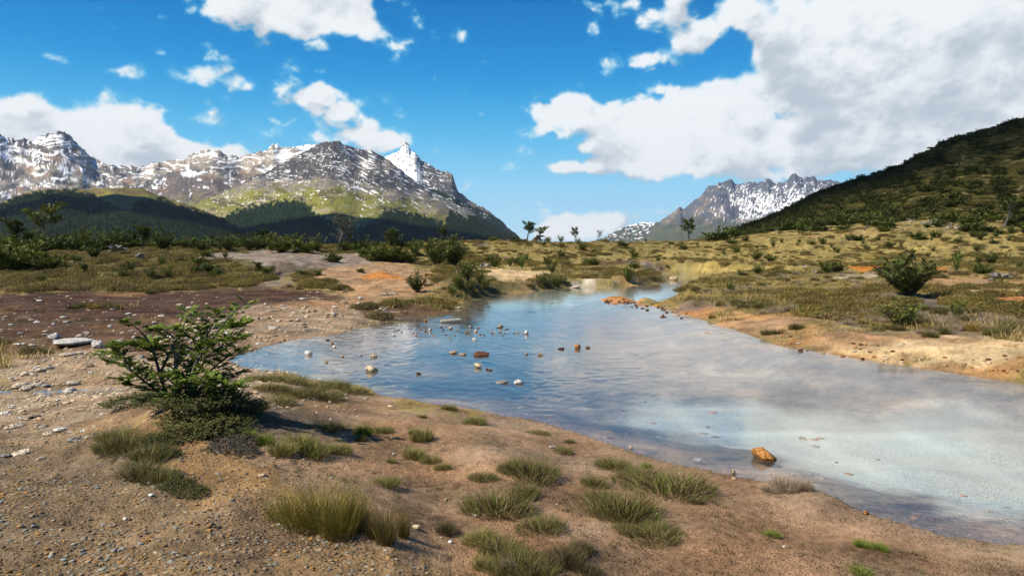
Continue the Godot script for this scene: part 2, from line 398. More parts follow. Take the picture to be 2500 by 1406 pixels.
# the river bed: [px, py, rx, ry, linear colour, strength]
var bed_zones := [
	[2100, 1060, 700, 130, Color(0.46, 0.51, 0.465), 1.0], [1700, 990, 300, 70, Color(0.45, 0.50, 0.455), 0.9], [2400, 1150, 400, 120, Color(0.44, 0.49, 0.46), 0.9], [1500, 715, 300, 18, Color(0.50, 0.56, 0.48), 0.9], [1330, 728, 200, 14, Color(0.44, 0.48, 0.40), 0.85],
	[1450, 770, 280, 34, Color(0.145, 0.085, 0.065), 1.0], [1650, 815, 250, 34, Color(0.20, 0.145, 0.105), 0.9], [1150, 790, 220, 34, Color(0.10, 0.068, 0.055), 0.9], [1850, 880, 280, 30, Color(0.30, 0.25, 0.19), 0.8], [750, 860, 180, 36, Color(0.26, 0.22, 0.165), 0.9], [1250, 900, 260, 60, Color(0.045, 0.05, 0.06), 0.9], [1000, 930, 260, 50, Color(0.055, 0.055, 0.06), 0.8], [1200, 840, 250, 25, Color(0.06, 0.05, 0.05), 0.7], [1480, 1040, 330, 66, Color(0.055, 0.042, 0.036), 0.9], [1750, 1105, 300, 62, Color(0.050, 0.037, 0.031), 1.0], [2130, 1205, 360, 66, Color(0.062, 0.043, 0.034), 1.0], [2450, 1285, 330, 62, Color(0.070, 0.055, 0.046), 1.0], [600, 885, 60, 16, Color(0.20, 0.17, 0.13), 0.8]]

func outline(pts: Array) -> PackedVector2Array:
	var o := PackedVector2Array()
	for p in pts:
		var a := at_height(p[0], p[1], 0.0)
		o.append(Vector2(a.x, a.z))
	return o

func shore_distance(p: Vector2, poly: PackedVector2Array) -> float:   # positive on land
	var best := 1e9
	var a := poly[poly.size() - 1]
	for b in poly:
		var e := b - a
		var t := clampf((p - a).dot(e) / maxf(e.length_squared(), 1e-9), 0.0, 1.0)
		best = minf(best, (a + e * t - p).length_squared())
		a = b
	return sqrt(best) * (-1.0 if Geometry2D.is_point_in_polygon(p, poly) else 1.0)

func q_of(x: float, z: float) -> float:
	return 1250.0 + F * x / maxf(-z, 2.2)

func sample(g: PackedFloat32Array, x: float, z: float) -> float:
	var a := clampf((q_of(x, z) - Q0) / DQ, 0.0, NQ - 1.001)
	var b := clampf((log(maxf(-z, 2.2)) - L0) / DL, 0.0, NL - 1.001)
	var i := int(a)
	var j := int(b)
	a -= i
	b -= j
	var k := j * NQ + i
	return lerpf(lerpf(g[k], g[k + 1], a), lerpf(g[k + NQ], g[k + NQ + 1], a), b)

func sample_color(g: PackedColorArray, x: float, z: float) -> Color:
	var a := clampf((q_of(x, z) - Q0) / DQ, 0.0, NQ - 1.001)
	var b := clampf((log(maxf(-z, 2.2)) - L0) / DL, 0.0, NL - 1.001)
	var i := int(a)
	var j := int(b)
	a -= i
	b -= j
	var k := j * NQ + i
	return g[k].lerp(g[k + 1], a).lerp(g[k + NQ].lerp(g[k + NQ + 1], a), b)

func base_height(x: float, z: float) -> float:
	var sd := sample(g_sd, x, z)
	var up := sample(g_bump, x, z)
	if sd < 0.0:
		var out := -sd + n_mid.get_noise_2d(x * 0.8 + 30.0, z * 0.8) * minf(-sd, 1.0) * 0.9
		return -0.02 - 0.34 * ss(0.0, 3.5, out) - 0.05 * minf(-sd, 1.0) + up
	return lerpf(0.012 + 0.045 * minf(sd, 2.0), sample(g_h, x, z), ss(0.0, lerpf(2.4, 0.9, ss(22.0, 42.0, -z)), sd)) + up * ss(0.0, 0.5, sd)

func height(x: float, z: float) -> float:
	var h := base_height(x, z)
	var rough := 0.35 + 0.65 * ss(0.0, 1.2, h)
	h += n_mid.get_noise_2d(x * 1.6, z * 1.6) * 0.085 * rough
	if -z > 24.0:
		h += n_big.get_noise_2d(x * 2.2 + 40.0, z * 2.2) * 0.38 * ss(24.0, 60.0, -z) * ss(0.5, 1.5, h)
	if -z < 60.0:
		h += n_fine.get_noise_2d(x, z) * 0.026 * rough
	return h

func ground_hit(px: float, py: float) -> Vector3:
	var d := ray(px, py)
	d /= -d.z
	var t := 2.4
	var prev := t
	var least := 1e9
	var best := 2.4
	while t < 260.0:
		var p := EYE + d * t
		var gap := p.y - height(p.x, p.z)
		if gap < 0.0:
			for i in 9:
				var mid := (prev + t) * 0.5
				var q := EYE + d * mid
				if q.y < height(q.x, q.z):
					t = mid
				else:
					prev = mid
			break
		if gap / t < least:
			least = gap / t
			best = t
		prev = t
		t *= 1.025
	if t >= 260.0:
		t = best
	var r := EYE + d * t
	r.y = height(r.x, r.z)
	return r

func lay_fields() -> void:
	var wet := outline(river)
	var wet2 := outline(rill)
	var pts := []
	for l in levels:
		var p := at_height(l[0], l[1], l[2])
		pts.append(Vector3((q_of(p.x, p.z) - Q0) / 260.0, log(-p.z) / 0.32, l[2]))
	for l in far_levels:
		pts.append(Vector3((l[0] - Q0) / 260.0, log(l[1]) / 0.32, l[2]))
	var n := NQ * NL
	for g in ["g_h", "g_sd", "g_bump", "g_grass", "g_stone"]:
		var a := PackedFloat32Array()
		a.resize(n)
		set(g, a)
	g_col.resize(n)
	g_bed.resize(n)
	# heights on a coarse lattice (every 4th column and row), then filled in
	for j in range(0, NL, 3):
		for i in range(0, NQ, 5):
			var u := i * DQ / 260.0
			var l := (L0 + j * DL) / 0.32
			var s := 0.0
			var w := 0.0
			for p: Vector3 in pts:
				var r := (p.x - u) * (p.x - u) + (p.y - l) * (p.y - l)
				var k := exp(-r * 1.8) + 0.0008 / (1.0 + r * r)
				s += k * p.z
				w += k
			g_h[j * NQ + i] = s / w
	for j in range(0, NL, 3):
		for i in NQ:
			var a := i % 5
			if a:
				var i0 := i - a
				g_h[j * NQ + i] = lerpf(g_h[j * NQ + i0], g_h[j * NQ + mini(i0 + 5, NQ - 1)], a / 5.0)
	for j in NL:
		var b := j % 3
		if b:
			var j0 := j - b
			var j1 := mini(j0 + 3, (NL - 1) / 3 * 3)
			for i in NQ:
				g_h[j * NQ + i] = lerpf(g_h[j0 * NQ + i], g_h[j1 * NQ + i], b / 3.0)
	for j in NL:
		var depth := exp(L0 + j * DL)
		for i in NQ:
			var k := j * NQ + i
			var q := Q0 + i * DQ
			var p := Vector2((q - 1250.0) / F * depth, -depth)
			var sd := 50.0
			if depth > 4.0 and depth < 90.0:
				sd = shore_distance(p, wet)
				if depth > 9.0 and depth < 17.0 and q < 800.0:
					sd = minf(sd, shore_distance(p, wet2) + 0.12)
			g_sd[k] = sd
			g_col[k] = soils.meadow[0]
			g_grass[k] = 1.0
			g_bed[k] = Color(0.17, 0.125, 0.088)
	for b in bumps:
		oval(b, func(k: int, a: float) -> void: g_bump[k] += b[4] * a, 0.0)
	for b in zones:
		var s: Array = soils[b[4]]
		oval(b, func(k: int, a: float) -> void:
			a *= b[5]
			g_col[k] = g_col[k].lerp(s[0], a)
			g_grass[k] = lerpf(g_grass[k], s[1], a)
			g_stone[k] = lerpf(g_stone[k], s[2], a), 0.72)
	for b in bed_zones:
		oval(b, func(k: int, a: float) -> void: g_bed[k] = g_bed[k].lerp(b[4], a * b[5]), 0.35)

func oval(b: Array, put: Callable, inner: float) -> void:
	# an oval patch of ground, given where it shows in the photograph
	var c := ground_hit(b[0], b[1])
	if c.y < 0.0:
		c = at_height(b[0], b[1], 0.0)
	var lc := log(-c.z)
	var cn := ground_hit(b[0], b[1] + b[3])
	if cn.y < 0.0:
		cn = at_height(b[0], b[1] + b[3], 0.0)
	var ln := log(-cn.z)
	if b[1] + b[3] > 1406.0:
		ln = 0.2
	var cf := ground_hit(b[0], b[1] - b[3])
	if cf.y < 0.0:
		cf = at_height(b[0], b[1] - b[3], 0.0)
	var lf := log(-cf.z)
	lf = maxf(lf, lc + 0.02)
	ln = minf(ln, lc - 0.02)
	var q := q_of(c.x, c.z)
	for j in range(maxi(0, int((ln - L0) / DL)), mini(NL, int((lf - L0) / DL) + 2)):
		var l := L0 + j * DL
		var y := (l - lc) / maxf(lf - lc if l > lc else lc - ln, 0.01)
		for i in range(maxi(0, int((q - b[2] - Q0) / DQ)), mini(NQ, int((q + b[2] - Q0) / DQ) + 2)):
			var x: float = (Q0 + i * DQ - q) / b[2]
			var a := 1.0 - ss(inner, 1.0, sqrt(x * x + y * y) + (nz((Q0 + i * DQ) * 0.02, l * 9.0) * 0.42 + nz((Q0 + i * DQ) * 0.007, l * 4.0 + 5.0) * 0.3 if inner > 0.5 else 0.0))
			if a > 0.0:
				put.call(j * NQ + i, a)

func soil_color(p: Vector3) -> Color:
	var wob := 0.05 * -p.z
	var x := p.x + n_mid.get_noise_2d(p.x * 3.0 / (1.0 - p.z * 0.1), p.z * 3.0 / (1.0 - p.z * 0.1)) * wob
	var z := p.z + n_mid.get_noise_2d(p.x * 3.0 / (1.0 - p.z * 0.1) + 91.0, p.z * 3.0 / (1.0 - p.z * 0.1)) * wob * 1.6
	var c := sample_color(g_col, x, z)
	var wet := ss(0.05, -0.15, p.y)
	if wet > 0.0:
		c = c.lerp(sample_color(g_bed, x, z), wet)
	var k := 1.0 + n_mid.get_noise_2d(p.x * 2.3 + 13.0, p.z * 2.3) * 0.6 + n_fine.get_noise_2d(p.x * 3.1, p.z * 3.1) * 0.42 + n_mid.get_noise_2d(p.x * 0.4, p.z * 0.9 + 70.0) * 0.3
	var warm := n_mid.get_noise_2d(p.x * 1.1 - 31.0, p.z * 1.1) * 0.14
	k *= 1.18
	if p.y < -0.03:
		k *= 1.0 + (n_mid.get_noise_2d(p.x * 1.3, p.z * 2.2 + 9.0) * 0.55 + n_fine.get_noise_2d(p.x * 0.8 + 4.0, p.z * 1.3) * 0.6) * ss(0.40, 0.12, c.g)
		k = lerpf(k, 1.12 + n_mid.get_noise_2d(p.x * 0.7 + 5.0, p.z * 1.9) * 0.28 + n_fine.get_noise_2d(p.x * 0.3, p.z * 0.5) * 0.05, ss(0.2, 0.4, c.g))
	return Color(c.r * k * (1.0 + warm), c.g * k, c.b * k * (1.0 - warm))

func make_ground() -> void:
	var az := PackedFloat32Array()
	var a := -180.0
	while a < 180.0:
		az.append(deg_to_rad(a))
		var off := absf(a)
		a += 0.115 if off < 41.0 else (0.8 if off < 62.0 else 6.0)
	var rr := PackedFloat32Array([0.05, 0.5, 1.0, 1.5, 1.9, 2.3, 2.7])
	var r := 3.0
	while r < 7000.0:
		rr.append(r)
		r *= 1.0078 if r < 75.0 else (1.02 if r < 330.0 else 1.2)
	var v := PackedVector3Array()
	var c := PackedColorArray()
	v.resize(az.size() * rr.size())
	c.resize(v.size())
	var k := 0
	for rad in rr:
		for t in az:
			var x := rad * sin(t)
			var z := -rad * cos(t)
			var p := Vector3(x, 0, z)
			if absf(t) < 1.1 and rad > 1.9:
				p.y = height(x, z)
				c[k] = soil_color(p)
			else:
				p.y = lerpf(1.05, 2.2, ss(3.0, 80.0, rad)) + n_big.get_noise_2d(x, z) * 0.3 * ss(2.0, 8.0, rad)
				c[k] = Color(0.19, 0.15, 0.07)
			v[k] = p
			k += 1
	whole("ground", grid_mesh(rr.size(), az.size(), v, c, true), M.ground, "brown earth, gravel and dry grassland on both banks of the river", "ground", "", "structure")

# ---------------------------------------------------------------- materials
func noise_image(size: int, freq: float, octaves: int, seed_at: int, low: float, high: float, kind := FastNoiseLite.TYPE_SIMPLEX_SMOOTH) -> ImageTexture:
	var f := FastNoiseLite.new()
	f.noise_type = kind
	f.seed = seed_at
	f.frequency = freq
	f.fractal_octaves = octaves
	var im := f.get_seamless_image(size, size, false, false, 0.5)
	var bytes := im.get_data()
	var out := PackedByteArray()
	out.resize(bytes.size())
	for i in bytes.size():
		out[i] = int(lerpf(low, high, bytes[i] / 255.0) * 255.0)
	return ImageTexture.create_from_image(Image.create_from_data(size, size, false, Image.FORMAT_L8, out))

func plain(col: Color, rough := 0.9) -> StandardMaterial3D:
	var m := StandardMaterial3D.new()
	m.albedo_color = lin(col)
	m.roughness = rough
	m.metallic_specular = 0.25
	return m

func tinted(rough := 0.9, back := 0.0, spec := 0.25) -> StandardMaterial3D:
	var m := StandardMaterial3D.new()
	m.vertex_color_use_as_albedo = true
	m.roughness = rough
	m.metallic_specular = spec
	m.cull_mode = BaseMaterial3D.CULL_DISABLED
	if back > 0.0:
		m.backlight_enabled = true
		m.backlight = Color(back, back, back)
	return m

func grained(m: StandardMaterial3D, tex: Texture2D, scale: float, world: bool, relief := 0.0, relief_tex: Texture2D = null) -> StandardMaterial3D:
	m.albedo_texture = tex
	m.uv1_triplanar = true
	m.uv1_world_triplanar = world
	m.uv1_scale = Vector3.ONE * scale
	if relief > 0.0:
		m.heightmap_enabled = true
		m.heightmap_texture = relief_tex if relief_tex else tex
		m.heightmap_scale = relief
	return m

func make_materials() -> void:
	var speck := noise_image(1024, 0.06, 6, 3, 0.70, 1.16)
	var grit := noise_image(1024, 0.05, 6, 21, 0.0, 1.0)
	var patch := noise_image(512, 0.02, 5, 9, 0.66, 1.3)
	M.ground = grained(tinted(0.95, 0.0, 0.15), speck, 0.55, true, 1.2, grit)
	M.mountain = tinted(0.95, 0.0, 0.1)
	M.grass = tinted(0.8, 0.5, 0.2)
	M.leaf = tinted(0.62, 0.6, 0.3)
	M.far_leaf = tinted(0.9, 0.2, 0.1)
	M.bark = grained(plain(Color(0.135, 0.115, 0.095)), patch, 6.0, true, 0.6)
	M.grey_bark = grained(plain(Color(0.22, 0.20, 0.18)), patch, 5.0, true, 0.6)
	M.drift = grained(plain(Color(0.70, 0.65, 0.58)), patch, 7.0, true, 0.3)
	M.old_wood = grained(plain(Color(0.38, 0.36, 0.335)), patch, 4.0, true, 0.6)
	for s in [["white", Color(0.86, 0.83, 0.77)], ["pale", Color(0.72, 0.61, 0.47)], ["tan", Color(0.52, 0.40, 0.26)], ["orange", Color(0.55, 0.26, 0.08)], ["rust", Color(0.20, 0.085, 0.042)], ["brown", Color(0.125, 0.068, 0.045)], ["grey", Color(0.36, 0.345, 0.31)], ["cream", Color(0.78, 0.62, 0.40)]]:
		M["stone_" + s[0]] = grained(plain(s[1], 0.8), patch, 2.3, true, 0.12, speck)
	M.pebble = tinted(0.85)
	M.cloud = plain(Color(0.9, 0.9, 0.9), 1.0)
	var w := StandardMaterial3D.new()
	w.transparency = BaseMaterial3D.TRANSPARENCY_ALPHA
	w.albedo_color = Color(lin(Color(0.52, 0.58, 0.56)), 0.055)
	w.roughness = 0.05
	w.metallic_specular = 0.5
	var f := FastNoiseLite.new()
	f.frequency = 0.012
	f.fractal_octaves = 5
	f.seed = 77
	var nt := NoiseTexture2D.new()
	nt.width = 1024
	nt.height = 1024
	nt.seamless = true
	nt.as_normal_map = true
	nt.bump_strength = 4.0
	nt.noise = f
	w.normal_enabled = true
	w.normal_texture = nt
	w.normal_scale = 0.16
	w.uv1_triplanar = true
	w.uv1_world_triplanar = true
	w.uv1_scale = Vector3(0.5, 1.0, 1.6)
	M.water = w

# ---------------------------------------------------------------- mountains
var n_px := FastNoiseLite.new()
var n_jag := FastNoiseLite.new()
const ROCK := Color(0.180, 0.165, 0.150)
const SCREE := Color(0.062, 0.060, 0.062)
const RUST := Color(0.25, 0.155, 0.10)
const BUFF := Color(0.31, 0.268, 0.212)
const TURF := Color(0.165, 0.160, 0.038)
const WOOD := Color(0.014, 0.024, 0.012)
const SNOW := Color(0.84, 0.86, 0.89)

func mountain(called: String, label: String, sil: Array, x0: float, x1: float, step: float, rows: int, d0: float, d1: float, bend: float, rough: float, jag: float, shade: Callable) -> Dictionary:
	var cols := int((x1 - x0) / step) + 1
	var back := 5
	var v := PackedVector3Array()
	var c := PackedColorArray()
	v.resize((rows + back) * cols)
	c.resize(v.size())
	for i in cols:
		var px := x0 + i * step
		var py := polyline(sil, px)
		var calm := 0.0
		for k in 9:
			calm += polyline(sil, px + (k - 4) * 9.0) / 9.0
		var teeth := (n_jag.get_noise_2d(px * 0.9, d1) + n_jag.get_noise_2d(px * 3.1, d1 + 50.0) * 0.5) * jag * d1 / F
		var ridge := d1 * (1.0 + 0.10 * n_px.get_noise_2d(px * 0.006, d1 * 0.01))
		var top := at_depth(px, py, ridge)
		var soft := at_depth(px, maxf(calm, py), ridge).y
		for j in rows + back:
			var t := float(j) / (rows - 1)
			var k := j * cols + i
			if t <= 1.0:
				var depth := lerpf(d0, ridge, t)
				var x := top.x * depth / ridge
				var h := lerpf(1.0, lerpf(soft, top.y, ss(0.6, 1.0, t)), pow(t, bend))
				var env := 4.0 * t * (1.0 - t)
				var r := n_ridge.get_noise_2d(x, -depth)
				h += (r - 0.1) * rough * top.y * minf(env, 1.0) * (0.35 + 0.65 * t)
				h += teeth * ss(0.86, 1.0, t)
				v[k] = Vector3(x, h, -depth)
			else:
				var over := (t - 1.0) * (rows - 1) / back
				v[k] = Vector3(top.x * (1.0 + 0.25 * over), lerpf(top.y + teeth, 0.0, over), -ridge * (1.0 + 0.25 * over))
	for j in rows + back:
		for i in cols:
			var k := j * cols + i
			var p := v[k]
			var s := to_pixel(p)
			var u := v[mini(j + 1, rows - 1) * cols + i]
			var steep := (u.y - p.y) / maxf(p.z - u.z, 1.0) if j < rows - 1 else 1.0
			var l := v[j * cols + maxi(i - 1, 0)]
			var r := v[j * cols + mini(i + 1, cols - 1)]
			var hollow := ((l.y + r.y) * 0.5 - p.y) / maxf(r.x - l.x, 0.1)
			c[k] = shade.call(s.x, s.y, float(j) / (rows - 1), steep, hollow)
	whole(called, grid_mesh(rows + back, cols, v, c), M.mountain, label, "mountain", "", "structure")
	return {"v": v, "c": c, "rows": rows, "cols": cols}

func nz(x: float, y: float) -> float:
	return n_px.get_noise_2d(x, y)

func vary(c: Color, k: float) -> Color:
	return Color(c.r * k, c.g * k, c.b * k)

var wood_line_a := [[380, 620], [470, 560], [500, 545], [545, 530], [570, 515], [620, 502], [680, 492], [735, 490], [755, 505], [780, 530], [830, 552], [880, 560], [895, 548], [925, 535], [938, 515], [975, 512], [1000, 522], [1050, 532], [1085, 545], [1100, 515], [1140, 532], [1180, 518], [1240, 560], [1275, 582]]
var wood_line_e := [[-300, 520], [-60, 508], [0, 498], [45, 477], [100, 467], [180, 466], [228, 474], [245, 490], [285, 508], [318, 520], [325, 496], [350, 490], [378, 488], [392, 484], [425, 498], [470, 511], [530, 528], [560, 545], [620, 580]]

func shade_green(px: float, py: float, t: float, steep: float, hollow: float) -> Color:
	var wob := nz(px * 0.02, py * 0.03)
	var c := TURF.lerp(BUFF, ss(0.0, 0.5, nz(px * 0.012 + 5.0, py * 0.03)) * 0.6)
	c = c.lerp(Color(0.075, 0.068, 0.038), ss(0.0, 0.4, nz(px * 0.014 + 30.0, py * 0.035)) * 0.8)
	var high := ss(470.0, 415.0, py + wob * 26.0 + (px - 820.0) * (0.05 if px < 820.0 else -0.20))
	c = c.lerp(Color(0.19, 0.165, 0.135), ss(0.0, 0.5, high))
	c = c.lerp(SCREE, ss(0.35, 0.9, high))
	c = c.lerp(ROCK, ss(0.1, 0.5, nz(px * 0.05, py * 0.05)) * 0.5 * high)
	c = c.lerp(Color(0.24, 0.205, 0.165), ss(0.05, 0.4, nz(px * 0.01 + 70.0, py * 0.012)) * ss(800.0, 900.0, px) * high * 0.8)
	var along := ((px - 800.0) * 250.0 + (py - 390.0) * 130.0) / 282.0
	var across := ((py - 390.0) * 250.0 - (px - 800.0) * 130.0) / 282.0
	var streak := nz(along * 0.018, across * 0.19) + nz(along * 0.05, across * 0.5) * 0.35
	var dash := nz(px * 0.034 + py * 0.02, py * 0.34 - px * 0.045) + nz(px * 0.10, py * 0.6) * 0.4 + nz(px * 0.006, py * 0.02 + 8.0) * 0.25
	var reach := ss(560.0, 470.0, py) * 0.55 + ss(490.0, 400.0, py) * 0.5
	var right := ss(760.0, 880.0, px)
	var s := maxf(dash * lerpf(0.95, 0.78, right), streak * right * 1.15)
	var snow := ss(0.64, 0.84, s + reach * 0.34 + nz(px * 0.012 + 44.0, py * 0.02) * 0.22 - ss(380.0, 345.0, py) * 0.12)
	if py > 540.0:
		snow = 0.0
	if px > 1040.0:
		c = c.lerp(ROCK.lerp(SCREE, 0.4), ss(1040.0, 1120.0, px) * ss(560.0, 500.0, py - (px - 1100.0) * 0.3) * 0.8)
	var woods := ss(-5.0, 3.0, py - polyline(wood_line_a, px) + nz(px * 0.08, py * 0.08) * 16.0)
	c = c.lerp(WOOD, woods)
	snow *= 1.0 - woods
	return vary(c, 1.0 + nz(px * 0.13, py * 0.2) * 0.5).lerp(SNOW, snow)

func shade_snowy(px: float, py: float, t: float, steep: float, hollow: float) -> Color:
	var c := ROCK.lerp(BUFF, ss(-0.1, 0.35, nz(px * 0.012, py * 0.02 + 9.0)))
	c = c.lerp(RUST, ss(0.05, 0.4, nz(px * 0.016 + 40.0, py * 0.03)) * 0.75)
	c = c.lerp(SCREE, ss(0.02, 0.35, nz(px * 0.02 + 90.0, py * 0.035 + 3.0)) * 0.85)
	c = c.lerp(SCREE, ss(395.0, 340.0, py) * ss(260.0, 160.0, px) * 0.8)
	c = c.lerp(BUFF, ss(430.0, 390.0, py) * ss(330.0, 420.0, px) * 0.6)
	c = c.lerp(Color(0.10, 0.082, 0.075), ss(415.0, 440.0, py) * ss(340.0, 430.0, px) * 0.75)
	var fold := nz(px * 0.008, py * 0.015) * 26.0
	var a := nz((px + py * 1.6) * 0.014, (py - px * 0.16 + fold) * 0.12) + nz((px - py) * 0.04, (py + px * 0.22 + fold) * 0.2 + 7.0) * 0.6 + nz(px * 0.14, py * 0.3) * 0.35
	var wide := nz(px * 0.012 + 3.0, (py + fold) * 0.05) * 0.6
	var reach := ss(500.0, 430.0, py) * 0.16 + ss(470.0, 360.0, py) * 0.14 - ss(335.0, 318.0, py) * 0.2 - ss(415.0, 450.0, py) * ss(360.0, 440.0, px) * 0.25 + ss(660.0, 700.0, px) * ss(400.0, 370.0, py) * 0.35
	var snow := ss(0.36, 0.56, a * 0.8 + wide + reach )
	c = c.lerp(TURF, ss(470.0, 505.0, py + nz(px * 0.03, py * 0.05) * 30.0) * ss(280.0, 380.0, px) * 0.75)
	return vary(c, 1.0 + nz(px * 0.15, py * 0.17) * 0.55).lerp(SNOW, snow * ss(530.0, 480.0, py))

func shade_spire(px: float, py: float, t: float, steep: float, hollow: float) -> Color:
	var c := ROCK.lerp(SCREE, 0.45 + nz(px * 0.05, py * 0.06))
	c = c.lerp(RUST, ss(0.1, 0.4, nz(px * 0.03 + 11.0, py * 0.03)) * 0.4 * ss(1060.0, 1120.0, px))
	var face := ss(1010.0, 985.0, px - (py - 350.0) * 0.35) * ss(352.0, 366.0, py)
	var a := nz(px * 0.03 + py * 0.02, py * 0.16 - px * 0.05) + nz(px * 0.13, py * 0.16) * 0.5
	var snow := maxf(face * ss(-0.45, -0.15, a), ss(0.12, 0.3, a + ss(470.0, 380.0, py) * 0.2 - 0.25))
	snow *= ss(560.0, 500.0, py) * (1.0 - 0.7 * ss(1070.0, 1090.0, px) * ss(470.0, 420.0, py))
	c = c.lerp(WOOD, ss(0.0, 6.0, py - 512.0 - (px - 1180.0) * 0.45))
	return vary(c, 1.0 + nz(px * 0.2, py * 0.2) * 0.5).lerp(SNOW, snow)

func shade_dome(px: float, py: float, t: float, steep: float, hollow: float) -> Color:
	var c := TURF.lerp(Color(0.12, 0.088, 0.042), 0.6 + nz(px * 0.02, py * 0.05))
	c = c.lerp(WOOD, ss(-4.0, 3.0, py - polyline(wood_line_e, px) + nz(px * 0.07, py * 0.09) * 12.0))
	return vary(c, 1.0 + nz(px * 0.12, py * 0.2) * 0.5)

func shade_blue(px: float, py: float, t: float, steep: float, hollow: float) -> Color:
	var c := Color(0.085, 0.092, 0.115).lerp(Color(0.15, 0.125, 0.11), ss(0.0, 0.4, nz(px * 0.02, py * 0.03)) * ss(440.0, 500.0, py))
	c = c.lerp(Color(0.07, 0.085, 0.042), ss(520.0, 560.0, py + nz(px * 0.05, py * 0.05) * 30.0) * 0.7)
	var gully := nz(px * 0.13 + py * 0.12, py * 0.08 - px * 0.03) * 0.55 + nz(px * 0.4 - py * 0.2, py * 0.3) * 0.6 + nz(px * 0.05 + 4.0, py * 0.5) * 0.5 + nz(px * 0.02, py * 0.03) * 0.4
	var low := ss(70.0, 10.0, absf(py - 500.0 - (px - 1850.0) * -0.05)) * ss(1740.0, 1840.0, px)
	var snow := ss(0.30, 0.50, gully + low * 0.42 - 0.08 - ss(455.0, 430.0, py) * 0.18 - ss(1780.0, 1680.0, px) * 0.14)
	return vary(c, 1.0 + nz(px * 0.2, py * 0.2) * 0.45).lerp(SNOW, snow * ss(555.0, 520.0, py))

func shade_far(px: float, py: float, t: float, steep: float, hollow: float) -> Color:
	var c := Color(0.05, 0.062, 0.045).lerp(Color(0.14, 0.11, 0.07), ss(0.0, 0.4, nz(px * 0.03, py * 0.06)) * 0.7)
	return vary(c, 1.0 + nz(px * 0.2, py * 0.2) * 0.4).lerp(SNOW, ss(0.1, 0.3, nz(px * 0.08, py * 0.2) + ss(562.0, 546.0, py) * 0.35 - 0.15))

func shade_hill(px: float, py: float, t: float, steep: float, hollow: float) -> Color:
	var c := Color(0.135, 0.112, 0.046).lerp(Color(0.078, 0.080, 0.028), ss(-0.2, 0.4, nz(px * 0.012 + 4.0, py * 0.025)))
	c = c.lerp(Color(0.20, 0.16, 0.105), ss(0.1, 0.45, nz(px * 0.02 - py * 0.02, py * 0.04)) * 0.7)
	return vary(c, 1.0 + nz(px * 0.12, py * 0.2) * 0.5)

